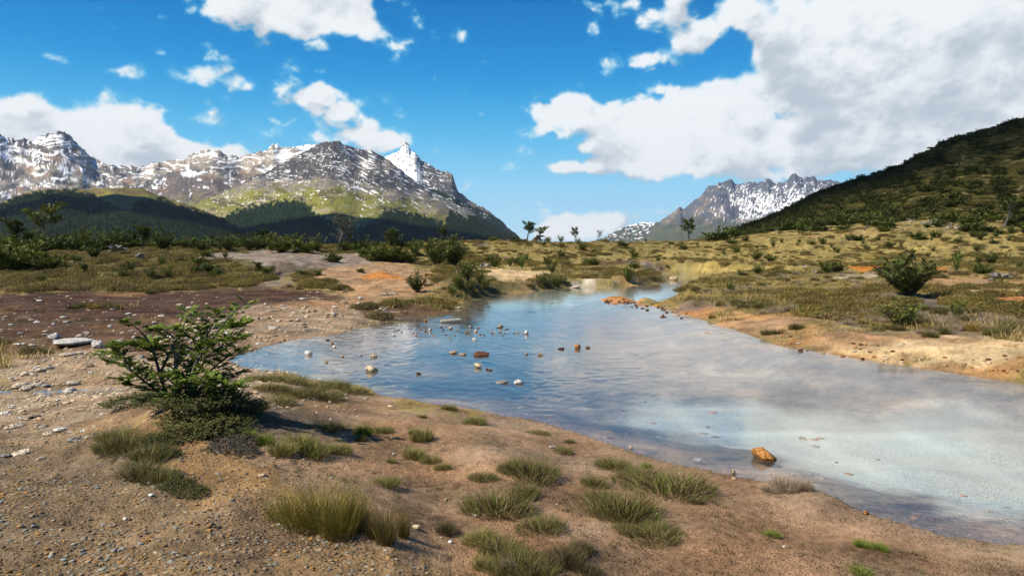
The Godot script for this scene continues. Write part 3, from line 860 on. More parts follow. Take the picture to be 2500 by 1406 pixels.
func make_mountains() -> void:
	var snowy := [[-700, 360], [-420, 300], [-300, 318], [-120, 326], [0, 328], [20, 334], [36, 342], [60, 340], [78, 346], [92, 334], [122, 328], [135, 324], [150, 319], [163, 328], [172, 332], [182, 346], [196, 356], [208, 372], [232, 388], [262, 402], [300, 404], [340, 408], [356, 402], [372, 399], [420, 391], [455, 386], [462, 377], [500, 366], [512, 365], [532, 369], [556, 380], [590, 382], [604, 374], [640, 371], [655, 362], [665, 353], [678, 356], [692, 360], [712, 359], [735, 353], [790, 351], [860, 380], [940, 420]]
	mountain("mountain", "long snow-dusted range with a rocky summit and rust-brown slopes", snowy, -640, 900, 2.4, 150, 3300.0, 5600.0, 1.1, 0.11, 6.0, shade_snowy)
	var spire := [[820, 470], [900, 420], [940, 384], [952, 378], [968, 369], [976, 366], [983, 354], [990, 346], [997, 354], [1003, 366], [1012, 371], [1020, 383], [1035, 394], [1060, 408], [1078, 418], [1092, 418], [1104, 426], [1110, 445], [1117, 466], [1140, 484], [1150, 494], [1160, 495], [1185, 510], [1200, 520], [1222, 537], [1240, 556], [1264, 574], [1290, 600]]
	mountain("mountain", "sharp snowy rock spire with a steep dark buttress on its flank", spire, 830, 1288, 1.6, 120, 3000.0, 4700.0, 1.15, 0.12, 4.0, shade_spire)
	var green := [[300, 560], [420, 520], [470, 503], [500, 488], [560, 462], [600, 447], [640, 425], [680, 402], [712, 386], [740, 372], [757, 362], [775, 352], [790, 345], [802, 347], [814, 343], [826, 343], [838, 352], [860, 360], [880, 364], [900, 367], [925, 376], [950, 390], [975, 412], [1010, 440], [1050, 466], [1100, 490], [1150, 516], [1200, 545], [1262, 582], [1290, 604]]
	var a := mountain("mountain", "broad green mountain with dark scree summit and dashes of snow", green, 330, 1290, 1.7, 170, 1700.0, 3800.0, 1.05, 0.07, 4.0, shade_green)
	var dome := [[-700, 540], [-300, 520], [-60, 506], [0, 496], [42, 476], [80, 466], [130, 462], [200, 461], [300, 458], [345, 459], [375, 472], [400, 482], [450, 497], [500, 516], [540, 532], [600, 565], [640, 602]]
	var e := mountain("mountain", "low rounded foothill with an olive top and dark forest below", dome, -640, 640, 2.6, 80, 1300.0, 2300.0, 0.8, 0.07, 1.5, shade_dome)
	var blue := [[1540, 604], [1575, 580], [1600, 545], [1612, 540], [1640, 522], [1655, 508], [1661, 506], [1668, 511], [1700, 486], [1716, 474], [1728, 458], [1742, 452], [1765, 446], [1782, 437], [1789, 437], [1795, 449], [1806, 450], [1815, 444], [1832, 446], [1852, 446], [1866, 440], [1876, 437], [1890, 446], [1908, 446], [1920, 442], [1930, 432], [1942, 423], [1952, 430], [1964, 437], [1974, 431], [1986, 431], [1998, 438], [2030, 440], [2060, 446], [2200, 452], [2400, 430], [2600, 450], [2700, 470]]
	mountain("mountain", "jagged slate-blue range streaked with snow beyond the pass", blue, 1540, 2680, 2.0, 130, 4200.0, 7200.0, 1.1, 0.17, 5.0, shade_blue)
	var low := [[1380, 604], [1440, 590], [1475, 580], [1500, 565], [1520, 556], [1540, 548], [1560, 544], [1580, 541], [1604, 545], [1640, 560], [1700, 600]]
	mountain("mountain", "small far dark mountain with a thin cap of snow", low, 1380, 1700, 2.0, 60, 6500.0, 9500.0, 0.9, 0.10, 1.5, shade_far)
	# forest on the lower slopes
	var tree := far_tree()
	var places := []
	var tints := []
	for m in [a, e]:
		var n: int = m.rows * m.cols
		var want := 26000
		while want > 0:
			var k := rng.randi_range(0, n - 1)
			var c: Color = m.c[k]
			want -= 1
			if c.g > 0.04 or c.r > 0.03:
				continue
			var p: Vector3 = m.v[k] + Vector3(rng.randf_range(-5, 5), 0, rng.randf_range(-9, 9))
			var h := rng.randf_range(4.5, 8.0)
			places.append(upright(p - Vector3(0, 1.0, 0), rng.randf() * TAU, Vector3(h * 0.62, h, h * 0.62)))
			var g := rng.randf_range(0.7, 1.35)
			tints.append(Color(0.023 * g, 0.036 * g, 0.013 * g))
	mass("forest", tree, M.far_leaf, places, tints, "dark beech forest on the lower mountain slopes", "forest")

func far_tree() -> ArrayMesh:
	var b := Buf.new()
	var r := RandomNumberGenerator.new()
	r.seed = 8
	for i in 26:
		var t := r.randf()
		var rad := 0.5 * sqrt(1.0 - absf(t - 0.35) * 1.3)
		var az := r.randf() * TAU
		var p := Vector3(cos(az) * rad * 0.7, t * 0.85, sin(az) * rad * 0.7)
		var out := Vector3(cos(az), r.randf_range(-0.3, 0.5), sin(az)) * 0.34
		b.leaf(p - out * 0.5, out, out.cross(Vector3(r.randf() - 0.5, 1, r.randf() - 0.5)).normalized() * 0.2, Color.WHITE)
	return b.mesh()

# ---------------------------------------------------------------- unseen clouds, added to cast shade on the forest and on the slope
func cloud(at: Vector3, size: Vector3, lumps: int, seed_at: int, label: String, least := 0.22, most := 0.42) -> void:
	var r := RandomNumberGenerator.new()
	r.seed = seed_at
	var rock := rock_mesh(300 + seed_at, 1.0, 0)
	var st := SurfaceTool.new()
	for i in lumps:
		var az := r.randf() * TAU
		var q := sqrt(r.randf()) * 0.85
		var k := r.randf_range(least, most)
		var b := Basis(Vector3.UP, r.randf() * TAU).scaled(Vector3(size.x, size.y * r.randf_range(1.5, 2.6), size.z) * k)
		st.append_from(rock, 0, Transform3D(b, Vector3(cos(az) * q * size.x, r.randf_range(-0.2, 0.4) * size.y, sin(az) * q * size.z)))
	var o := whole("cloud", st.commit(), M.cloud, label, "cloud")
	o.position = at

func make_shade_clouds() -> void:
	var s := Vector3(-0.72, 0.85, 0.34)
	cloud(Vector3(225, 45, -275) + s * 4600.0, Vector3(230, 60, 128), 70, 3, "unseen thin broken cloud added to part-shade the scrub slope", 0.08, 0.15)  # added sunward of the slope; gaps between small lumps let some sun through
	cloud(Vector3(-560, 60, -1850) + s * 1900.0, Vector3(900, 110, 210), 70, 4, "broad unseen cumulus cloud added to shade the forested foothill")  # added out of view to block the sun on the foothill forest
	cloud(Vector3(330, 60, -1950) + s * 2000.0, Vector3(420, 90, 190), 46, 5, "smaller unseen cumulus cloud added to shade the forest below the green mountain")  # second unseen blocker, extends the shade along the forest belt

# ---------------------------------------------------------------- plants
var K := {}
const GREENS := [Color(0.155, 0.225, 0.030), Color(0.115, 0.185, 0.024), Color(0.215, 0.255, 0.044), Color(0.130, 0.190, 0.030)]
const DARKS := [Color(0.066, 0.098, 0.018), Color(0.088, 0.116, 0.022), Color(0.050, 0.080, 0.016), Color(0.110, 0.128, 0.028)]
const OLIVES := [Color(0.140, 0.165, 0.030), Color(0.110, 0.140, 0.026), Color(0.180, 0.185, 0.040), Color(0.090, 0.120, 0.024)]
const STRAWS := [Color(0.30, 0.235, 0.11), Color(0.22, 0.18, 0.07), Color(0.14, 0.135, 0.04), Color(0.36, 0.30, 0.17)]

func bent(r: RandomNumberGenerator, p: Vector3, d: Vector3, length: float, steps: int, wander: float, lift: float) -> Array:
	var path := [p]
	var dir := d.normalized()
	for i in steps:
		dir = (dir + Vector3(r.randf_range(-1, 1), r.randf_range(-0.6, 0.6) + lift, r.randf_range(-1, 1)) * wander).normalized()
		p += dir * length / steps
		path.append(p)
	return path

func taper(n: int, r0: float, r1: float) -> Array:
	var a := []
	for i in n:
		a.append(lerpf(r0, r1, float(i) / (n - 1)))
	return a

func spot(path: Array, t: float) -> Vector3:
	var f := clampf(t, 0.0, 0.999) * (path.size() - 1)
	var i := int(f)
	return (path[i] as Vector3).lerp(path[i + 1], f - i)

func spray(r: RandomNumberGenerator, wood: Buf, green: Buf, p: Vector3, d: Vector3, length: float, leaves: int, leaf: float, pal: Array, flat: float, twig: float) -> void:
	var tip := p + d * length
	if twig > 0.0:
		wood.tube([p, p.lerp(tip, 0.55) + Vector3(0, length * 0.04, 0), tip], [twig, twig * 0.7, twig * 0.3], 3, Color.WHITE)
	var side := d.cross(Vector3.UP).normalized()
	if side.length() < 0.1:
		side = Vector3.RIGHT
	var upn := side.cross(d).normalized()
	for i in leaves:
		var u := (i + r.randf()) / leaves
		var s := 1.0 if i % 2 else -1.0
		var along := (d * 0.7 + side * s * r.randf_range(0.4, 1.0) + upn * r.randf_range(-0.5, 0.5) * (1.0 - flat) + Vector3(0, r.randf_range(-0.25, 0.35), 0)).normalized()
		var across := along.cross((upn + Vector3(r.randf_range(-0.7, 0.7), r.randf_range(-0.2, 0.7), r.randf_range(-0.7, 0.7)) * (1.1 - flat * 0.5)).normalized()).normalized()
		var size := leaf * r.randf_range(0.7, 1.25)
		var c: Color = pal[r.randi() % pal.size()]
		var k := r.randf_range(0.75, 1.25)
		green.leaf(p + d * length * (0.12 + 0.9 * u), along * size, across * size * 0.36, Color(c.r * k, c.g * k, c.b * k))

func dress(r: RandomNumberGenerator, wood: Buf, green: Buf, path: Array, from: float, twigs: int, reach: float, leaves: int, leaf: float, pal: Array, flat: float, lift: float, wind: Vector3, twig: float, forks := 2, follow := 0.8) -> void:
	for i in twigs:
		var t := lerpf(from, 1.0, (i + r.randf()) / twigs)
		var p := spot(path, t)
		var along: Vector3 = (spot(path, minf(t + 0.15, 1.0)) - spot(path, t - 0.1)).normalized()
		var az := r.randf() * TAU
		var d := (Vector3(cos(az), 0, sin(az)) + along * follow + Vector3(0, lift + r.randf_range(-0.25, 0.25) * (1.0 - flat), 0) + wind).normalized()
		var l := reach * r.randf_range(0.55, 1.2) * (1.15 - 0.45 * t)
		spray(r, wood, green, p, d, l, leaves, leaf, pal, flat, twig)
		for k in forks:
			var q := p + d * l * r.randf_range(0.25, 0.7)
			var e := (d + d.cross(Vector3.UP) * r.randf_range(-1.1, 1.1) + Vector3(0, r.randf_range(-0.2, 0.4), 0)).normalized()
			spray(r, wood, green, q, e, l * r.randf_range(0.45, 0.7), int(leaves * 0.65), leaf, pal, flat, twig * 0.6)

func plant_meshes(wood: Buf, green: Buf) -> Dictionary:
	return {"wood": wood.mesh(), "leaf": green.mesh()}

func fan_shrub(seed_at: int, stems: int, spread: float, pal: Array, leaf: float, twigs: int) -> Dictionary:
	var r := RandomNumberGenerator.new()
	r.seed = seed_at
	var wood := Buf.new()
	var green := Buf.new()
	for i in stems:
		var az := TAU * (i + r.randf() * 0.8) / stems
		var out := sqrt(r.randf()) * spread
		var d := Vector3(cos(az) * out, 1.0, sin(az) * out)
		var l := r.randf_range(0.72, 1.02) / (1.0 + out * 0.12)
		var path := bent(r, Vector3(cos(az), 0, sin(az)) * 0.03, d, l, 5, 0.16, 0.1)
		wood.tube(path, taper(6, 0.014, 0.003), 4, Color.WHITE)
		dress(r, wood, green, path, 0.10, int(twigs * 1.5), 0.22, 13, leaf * 0.66, pal, 0.35, 0.35, Vector3(0.1, 0, 0), 0.003, 3, 0.5)
	return plant_meshes(wood, green)

func dome_bush(seed_at: int, pal: Array, leaf: float, limbs: int) -> Dictionary:
	var r := RandomNumberGenerator.new()
	r.seed = seed_at
	var wood := Buf.new()
	var green := Buf.new()
	for i in limbs:
		var az := TAU * (i + r.randf()) / limbs
		var up := r.randf_range(0.05, 1.2)
		var d := Vector3(cos(az), up, sin(az))
		var path := bent(r, Vector3.ZERO, d, r.randf_range(0.55, 0.95) * (0.75 + 0.3 * minf(up, 1.0)), 4, 0.2, 0.12)
		wood.tube(path, taper(5, 0.022, 0.004), 4, Color.WHITE)
		dress(r, wood, green, path, 0.2, 13, 0.30, 13, leaf * 0.62, pal, 0.6, 0.2, Vector3(0.15, 0, 0), 0.003, 3)
	return plant_meshes(wood, green)

func flag_tree(seed_at: int, lean: float, clear: float, limbs: int, pal: Array, leaf: float, leaves: int, reach: float) -> Dictionary:
	var r := RandomNumberGenerator.new()
	r.seed = seed_at
	var wood := Buf.new()
	var green := Buf.new()
	var trunk := bent(r, Vector3.ZERO, Vector3(lean, 1, r.randf_range(-0.1, 0.1)), 0.86, 7, 0.13, 0.1)
	wood.tube(trunk, taper(8, 0.034, 0.010), 6, Color.WHITE)
	for i in limbs:
		var t := lerpf(clear, 1.0, pow((i + r.randf()) / limbs, 0.8))
		var az := r.randf() * TAU
		var d := Vector3(cos(az) + 0.25, 0.30 + 0.3 * t, sin(az))
		var l := reach * r.randf_range(0.6, 1.15) * (1.1 - 0.5 * absf(t - 0.8))
		var path := bent(r, spot(trunk, t), d, l, 5, 0.22, 0.02)
		wood.tube(path, taper(6, 0.013, 0.003), 4, Color.WHITE)
		if leaves > 0:
			dress(r, wood, green, path, 0.25, 12, 0.19, int(leaves * 1.4), leaf * 0.7, pal, 0.9, 0.18, Vector3(0.3, 0, 0), 0.0025, 3)
	for i in 3:
		var path := bent(r, spot(trunk, r.randf_range(0.3, clear)), Vector3(r.randf_range(-1, 1), 0.3, r.randf_range(-1, 1)), 0.16, 3, 0.3, 0.0)
		wood.tube(path, taper(4, 0.008, 0.002), 4, Color.WHITE)
	return plant_meshes(wood, green)

func tussock(seed_at: int, blades: int, tall: float, wide: float, out: float, width: float, pal: Array, weights: Array) -> ArrayMesh:
	var r := RandomNumberGenerator.new()
	r.seed = seed_at
	var b := Buf.new()
	for i in blades:
		var az := r.randf() * TAU
		var rad := sqrt(r.randf()) * wide
		var p := Vector3(cos(az) * rad, -0.02, sin(az) * rad)
		var h := tall * (r.randf_range(0.25, 0.8) if r.randf() < 0.65 else r.randf_range(0.6, 1.15)) * (1.0 - 0.45 * pow(rad / wide, 2.0))
		var a2 := az + r.randf_range(-1.5, 1.5)
		var o := Vector3(cos(a2), 0, sin(a2)) * out * (0.25 + rad / wide) * h * r.randf_range(0.4, 1.4)
		var mid := p + o * 0.35 + Vector3(0, h * 0.62, 0)
		var tip := p + o + Vector3(0, h, 0)
		var a3 := r.randf() * TAU
		var x := r.randf()
		var k := 0
		while k < weights.size() - 1 and x > weights[k]:
			x -= weights[k]
			k += 1
		var c: Color = pal[k]
		var g := r.randf_range(0.7, 1.3)
		b.blade(p, mid, tip, Vector3(cos(a3), 0, sin(a3)) * width * r.randf_range(0.6, 1.3), Color(c.r * g, c.g * g, c.b * g))
	return b.mesh()

func heath_cushion(seed_at: int, shoots: int, tall: float, wide: float, pal: Array) -> ArrayMesh:
	var r := RandomNumberGenerator.new()
	r.seed = seed_at
	var b := Buf.new()
	for i in shoots:
		var az := r.randf() * TAU
		var rad := sqrt(r.randf()) * wide
		var dome := 1.0 - pow(rad / wide, 2.2)
		var p := Vector3(cos(az) * rad, tall * 0.55 * dome * r.randf_range(0.3, 1.0), sin(az) * rad)
		var d := (Vector3(cos(az), 0, sin(az)) * (rad / wide) * 0.8 + Vector3(r.randf_range(-0.4, 0.4), 1, r.randf_range(-0.4, 0.4))).normalized()
		var l := tall * r.randf_range(0.25, 0.5)
		var c: Color = pal[r.randi() % pal.size()]
		var g := r.randf_range(0.7, 1.3)
		for k in 7:
			var a2 := r.randf() * TAU
			var e := (d + Vector3(cos(a2), 0.2, sin(a2)) * 0.9).normalized() * tall * 0.10
			b.leaf(p + d * l * k / 6.0, e, e.cross(d).normalized() * tall * 0.028, Color(c.r * g, c.g * g, c.b * g))
	return b.mesh()

func make_kinds() -> void:
	K.fan = [fan_shrub(1, 18, 0.85, OLIVES, 0.05, 8), fan_shrub(2, 14, 0.8, OLIVES, 0.05, 7), fan_shrub(3, 26, 1.0, DARKS, 0.045, 8)]
	K.slim = [fan_shrub(4, 5, 0.32, GREENS, 0.06, 11), fan_shrub(5, 5, 0.4, DARKS, 0.06, 11)]
	K.dome = [dome_bush(11, DARKS, 0.075, 16), dome_bush(12, OLIVES, 0.075, 17), dome_bush(13, DARKS, 0.07, 18)]
	K.flag = [flag_tree(21, 0.28, 0.55, 15, OLIVES, 0.045, 8, 0.42), flag_tree(22, 0.12, 0.45, 14, DARKS, 0.05, 8, 0.36), flag_tree(23, -0.1, 0.35, 15, DARKS, 0.05, 8, 0.34)]
	K.bare = [flag_tree(24, 0.2, 0.35, 17, OLIVES, 0.035, 2, 0.42)]
	K.tuft = [tussock(31, 1166, 1.0, 0.62, 0.57, 0.0066, [Color(0.150, 0.158, 0.04), Color(0.30, 0.235, 0.11), Color(0.18, 0.145, 0.055)], [0.5, 0.2, 0.3]),
		tussock(32, 1272, 1.0, 0.7, 0.63, 0.0066, [Color(0.13, 0.15, 0.034), Color(0.25, 0.20, 0.10), Color(0.11, 0.085, 0.045)], [0.55, 0.2, 0.25])]
	K.dull = [tussock(33, 1484, 1.0, 0.75, 0.69, 0.0066, [Color(0.105, 0.118, 0.030), Color(0.23, 0.18, 0.095), Color(0.09, 0.062, 0.036)], [0.48, 0.18, 0.34]), tussock(34, 1484, 1.0, 0.8, 0.69, 0.0066, [Color(0.115, 0.128, 0.032), Color(0.24, 0.185, 0.10), Color(0.085, 0.06, 0.035)], [0.50, 0.18, 0.32])]
	K.dark = [tussock(35, 1484, 1.0, 0.75, 0.57, 0.0061, [Color(0.075, 0.066, 0.028), Color(0.14, 0.11, 0.06), Color(0.055, 0.042, 0.024)], [0.5, 0.2, 0.3])]
	K.fresh = [tussock(36, 1060, 1.0, 0.6, 0.63, 0.0075, [Color(0.14, 0.185, 0.03), Color(0.24, 0.24, 0.055), Color(0.10, 0.135, 0.025)], [0.6, 0.1, 0.3]), tussock(37, 918, 1.0, 0.6, 0.69, 0.0075, [Color(0.15, 0.18, 0.04), Color(0.21, 0.21, 0.06), Color(0.10, 0.125, 0.03)], [0.6, 0.1, 0.3])]
	K.rush = [tussock(38, 1000, 1.0, 0.42, 0.85, 0.0036, [Color(0.18, 0.155, 0.034), Color(0.33, 0.21, 0.075), Color(0.125, 0.135, 0.028)], [0.45, 0.2, 0.35]), tussock(39, 700, 1.0, 0.30, 0.95, 0.0036, [Color(0.11, 0.11, 0.026), Color(0.28, 0.17, 0.07), Color(0.07, 0.075, 0.018)], [0.4, 0.3, 0.3])]
	K.dry = [tussock(40, 2394, 1.0, 0.6, 0.69, 0.0027, [Color(0.42, 0.36, 0.28), Color(0.28, 0.20, 0.12), Color(0.18, 0.14, 0.09)], [0.4, 0.35, 0.25])]
	K.gold = [tussock(41, 1710, 1.0, 0.5, 0.46, 0.0033, [Color(0.36, 0.22, 0.055), Color(0.28, 0.20, 0.06), Color(0.15, 0.13, 0.035)], [0.4, 0.3, 0.3])]
	K.heath = [heath_cushion(51, 420, 1.0, 0.9, [Color(0.050, 0.068, 0.016), Color(0.070, 0.085, 0.02), Color(0.075, 0.06, 0.026)]), heath_cushion(52, 420, 1.0, 0.9, [Color(0.090, 0.096, 0.026), Color(0.11, 0.088, 0.034), Color(0.07, 0.076, 0.02)]), heath_cushion(53, 380, 1.0, 0.9, [Color(0.12, 0.10, 0.085), Color(0.09, 0.078, 0.062), Color(0.055, 0.055, 0.03)])]
	K.wisp = [tussock(61, 22, 1.0, 0.5, 0.7, 0.022, [Color(1, 1, 1)], [1.0])]

var landmarks := [["the big dense bush", 2220, 690], ["the orange sand", 2100, 657], ["the river bend", 1650, 682], ["the pale sand patch", 1250, 665], ["the airy skyline trees", 1300, 576], ["the large dome-shaped bush", 1755, 575], ["the far gravel beach", 2000, 840], ["the slender light green shrub", 2336, 645], ["the leafless tree", 830, 600], ["the massive grey stump", 285, 615], ["the lone flat-topped tree", 98, 585], ["the bare grey dome", 720, 640], ["the umbrella-shaped tree", 962, 602], ["the long white slab", 190, 835], ["the gnarled beech bush", 430, 940], ["the rill", 60, 955], ["the stranded log", 1100, 787], ["the long cream boulder", 908, 904], ["the orange gravel spit", 1500, 734], ["the forked white branch", 955, 720], ["the tall rush clumps", 850, 1290], ["the orange-brown rock", 1865, 1120], ["the bleached tussock", 1920, 1195], ["the straggly bush", 2205, 795], ["the upright skyline tree", 1405, 580], ["the dark round-crowned tree", 1684, 580], ["the forked twig", 690, 1008], ["the snow-streaked blue range", 1900, 545], ["the tallest slope-foot tree", 2452, 540], ["the fallen grey trunk", 2440, 690], ["the grey wood chunk", 1915, 1202], ["the tongue of matted grass", 740, 955], ["the river's first shallows", 570, 880]]

func near(px: float, py: float) -> String:
	var best := ""
	var least := 1e9
	for l in landmarks:
		var d: float = absf(l[1] - px) + absf(l[2] - py) * 2.0
		if d < least:
			least = d
			best = l[0]
	return " near " + best if least < 420.0 else ""

func sized(v: float, small: float, large: float) -> String:
	return "small " if v < small else ("large " if v > large else "")

func plant(kind: Dictionary, called: String, px: float, py: float, tall: float, wide: float, label: String, category: String, group := "", bark: Material = null) -> Node3D:
	var p := ground_hit(px, py)
	var m := tall * -p.z / F
	var o := thing(called, label, category, p - Vector3(0, 0.02 * m, 0), rng.randf() * TAU if called != "wind_bent_tree" else rng.randf_range(-0.4, 0.4), group)
	o.scale = Vector3(m * wide, m, m * wide)
	part("trunk" if called.ends_with("tree") else "stem", kind.wood, bark if bark else M.bark, o)
	if kind.leaf.get_surface_count():
		part("crown" if called.ends_with("tree") else "foliage", kind.leaf, M.leaf, o)
	return o

func tuft(kind: Array, px: float, py: float, wide: float, tall: float, label: String, group := "", mat: Material = null, called := "grass_tussock", category := "grass tussock") -> void:
	# px, py: the middle of its foot; wide, tall: its size in the photograph
	var p := ground_hit(px, py)
	var k := -p.z / F
	var i := rng.randi() % kind.size()
	var o := whole(called, kind[i], mat if mat else M.grass, sized(wide, 70, 130) + label + near(px, py), category, group)
	o.position = p
	o.rotation.y = rng.randf() * TAU
	var spread := 1.35 if kind != K.rush else 0.95
	var slim := 0.84 if mat == null else 1.0
	o.scale = Vector3(wide * k / spread * slim, tall * k * (0.72 if mat == null else 0.82), wide * k / spread * 0.8 * slim)

func hero_bush() -> void:
	var foot := ground_hit(440, 968)
	var o := thing("beech_bush", "gnarled green beech bush growing on a heathy mound beside the path", "bush", foot)
	var depth := -foot.z
	var r := RandomNumberGenerator.new()
	r.seed = 99
	var limbs := [
		[0.0, 0.022, [[408, 972], [392, 925], [380, 880], [372, 850], [348, 815], [322, 792], [300, 782]], -0.15, 0.55], [0.0, 0.017, [[388, 915], [410, 868], [432, 825], [452, 785], [468, 762]], 0.1, 0.45], [0.0, 0.017, [[400, 968], [350, 930], [305, 895], [265, 875], [236, 862]], 0.25, 0.3],
		[0.0, 0.024, [[462, 970], [466, 925], [482, 878], [512, 835], [545, 790], [572, 760], [602, 738]], -0.1, 0.5], [0.0, 0.015, [[470, 905], [486, 855], [508, 812], [524, 780], [536, 758]], 0.3, 0.4], [0.0, 0.016, [[466, 960], [500, 915], [530, 890], [560, 868], [582, 852]], 0.15, 0.35], [0.0, 0.014, [[480, 965], [520, 935], [555, 915], [585, 908]], 0.35, 0.2],
		[0.0, 0.012, [[500, 850], [535, 832], [565, 828], [590, 822]], -0.35, 0.2], [0.0, 0.012, [[374, 862], [335, 842], [295, 838], [262, 848]], -0.3, 0.25], [0.0, 0.013, [[440, 970], [420, 920], [440, 880], [470, 850]], 0.4, 0.4], [0.0, 0.012, [[350, 930], [320, 905], [300, 870], [285, 850]], -0.25, 0.3], [0.0, 0.013, [[452, 970], [500, 950], [545, 945], [580, 935]], -0.3, 0.3],
		[0.0, 0.012, [[470, 930], [505, 870], [540, 845], [575, 800]], 0.4, 0.4], [0.0, 0.012, [[430, 830], [400, 805], [380, 800]], 0.2, 0.2], [0.0, 0.012, [[545, 790], [560, 800], [595, 788]], -0.2, 0.0], [0.0, 0.011, [[410, 868], [385, 838], [360, 830]], 0.3, 0.2], [0.0, 0.012, [[485, 870], [470, 830], [490, 795]], 0.3, 0.2],
		[0.0, 0.012, [[430, 975], [372, 952], [322, 938], [282, 922]], -0.1, 0.0], [0.0, 0.012, [[470, 975], [530, 958], [585, 945]], -0.15, 0.0], [0.0, 0.011, [[440, 975], [425, 940], [398, 912]], -0.45, 0.0], [0.0, 0.011, [[458, 975], [492, 940], [512, 918]], -0.45, 0.0], [0.0, 0.011, [[450, 970], [455, 920], [448, 880]], 0.45, 0.0]]
	var wood := Buf.new()
	var green := Buf.new()
	for l in limbs:
		var path := []
		var n: int = l[2].size()
		for i in n:
			var t := float(i) / (n - 1)
			var q: Array = l[2][i]
			var p := at_depth(q[0], q[1], depth + l[3] * t + r.randf_range(-0.03, 0.03)) - foot
			path.append(p)
		wood.tube(path, taper(n, l[1], 0.004), 6, Color.WHITE)
		dress(r, wood, green, path, 0.06, 25, 0.19, 18, 0.027, GREENS, 0.5, 0.06, Vector3(0.35, 0.05, 0), 0.0022, 5, 0.25)
	for d in [[[424, 972], [428, 925], [427, 885], [424, 856]], [[440, 970], [427, 900], [430, 866], [418, 850], [416, 838]], [[430, 880], [434, 862], [437, 856]]]:
		var path := []
		for q in d:
			path.append(at_depth(q[0], q[1], depth - 0.05) - foot)
		wood.tube(path, taper(path.size(), 0.020, 0.010), 6, Color.WHITE)
	part("stem", wood.mesh(), M.grey_bark, o)
	part("foliage", green.mesh(), M.leaf, o)

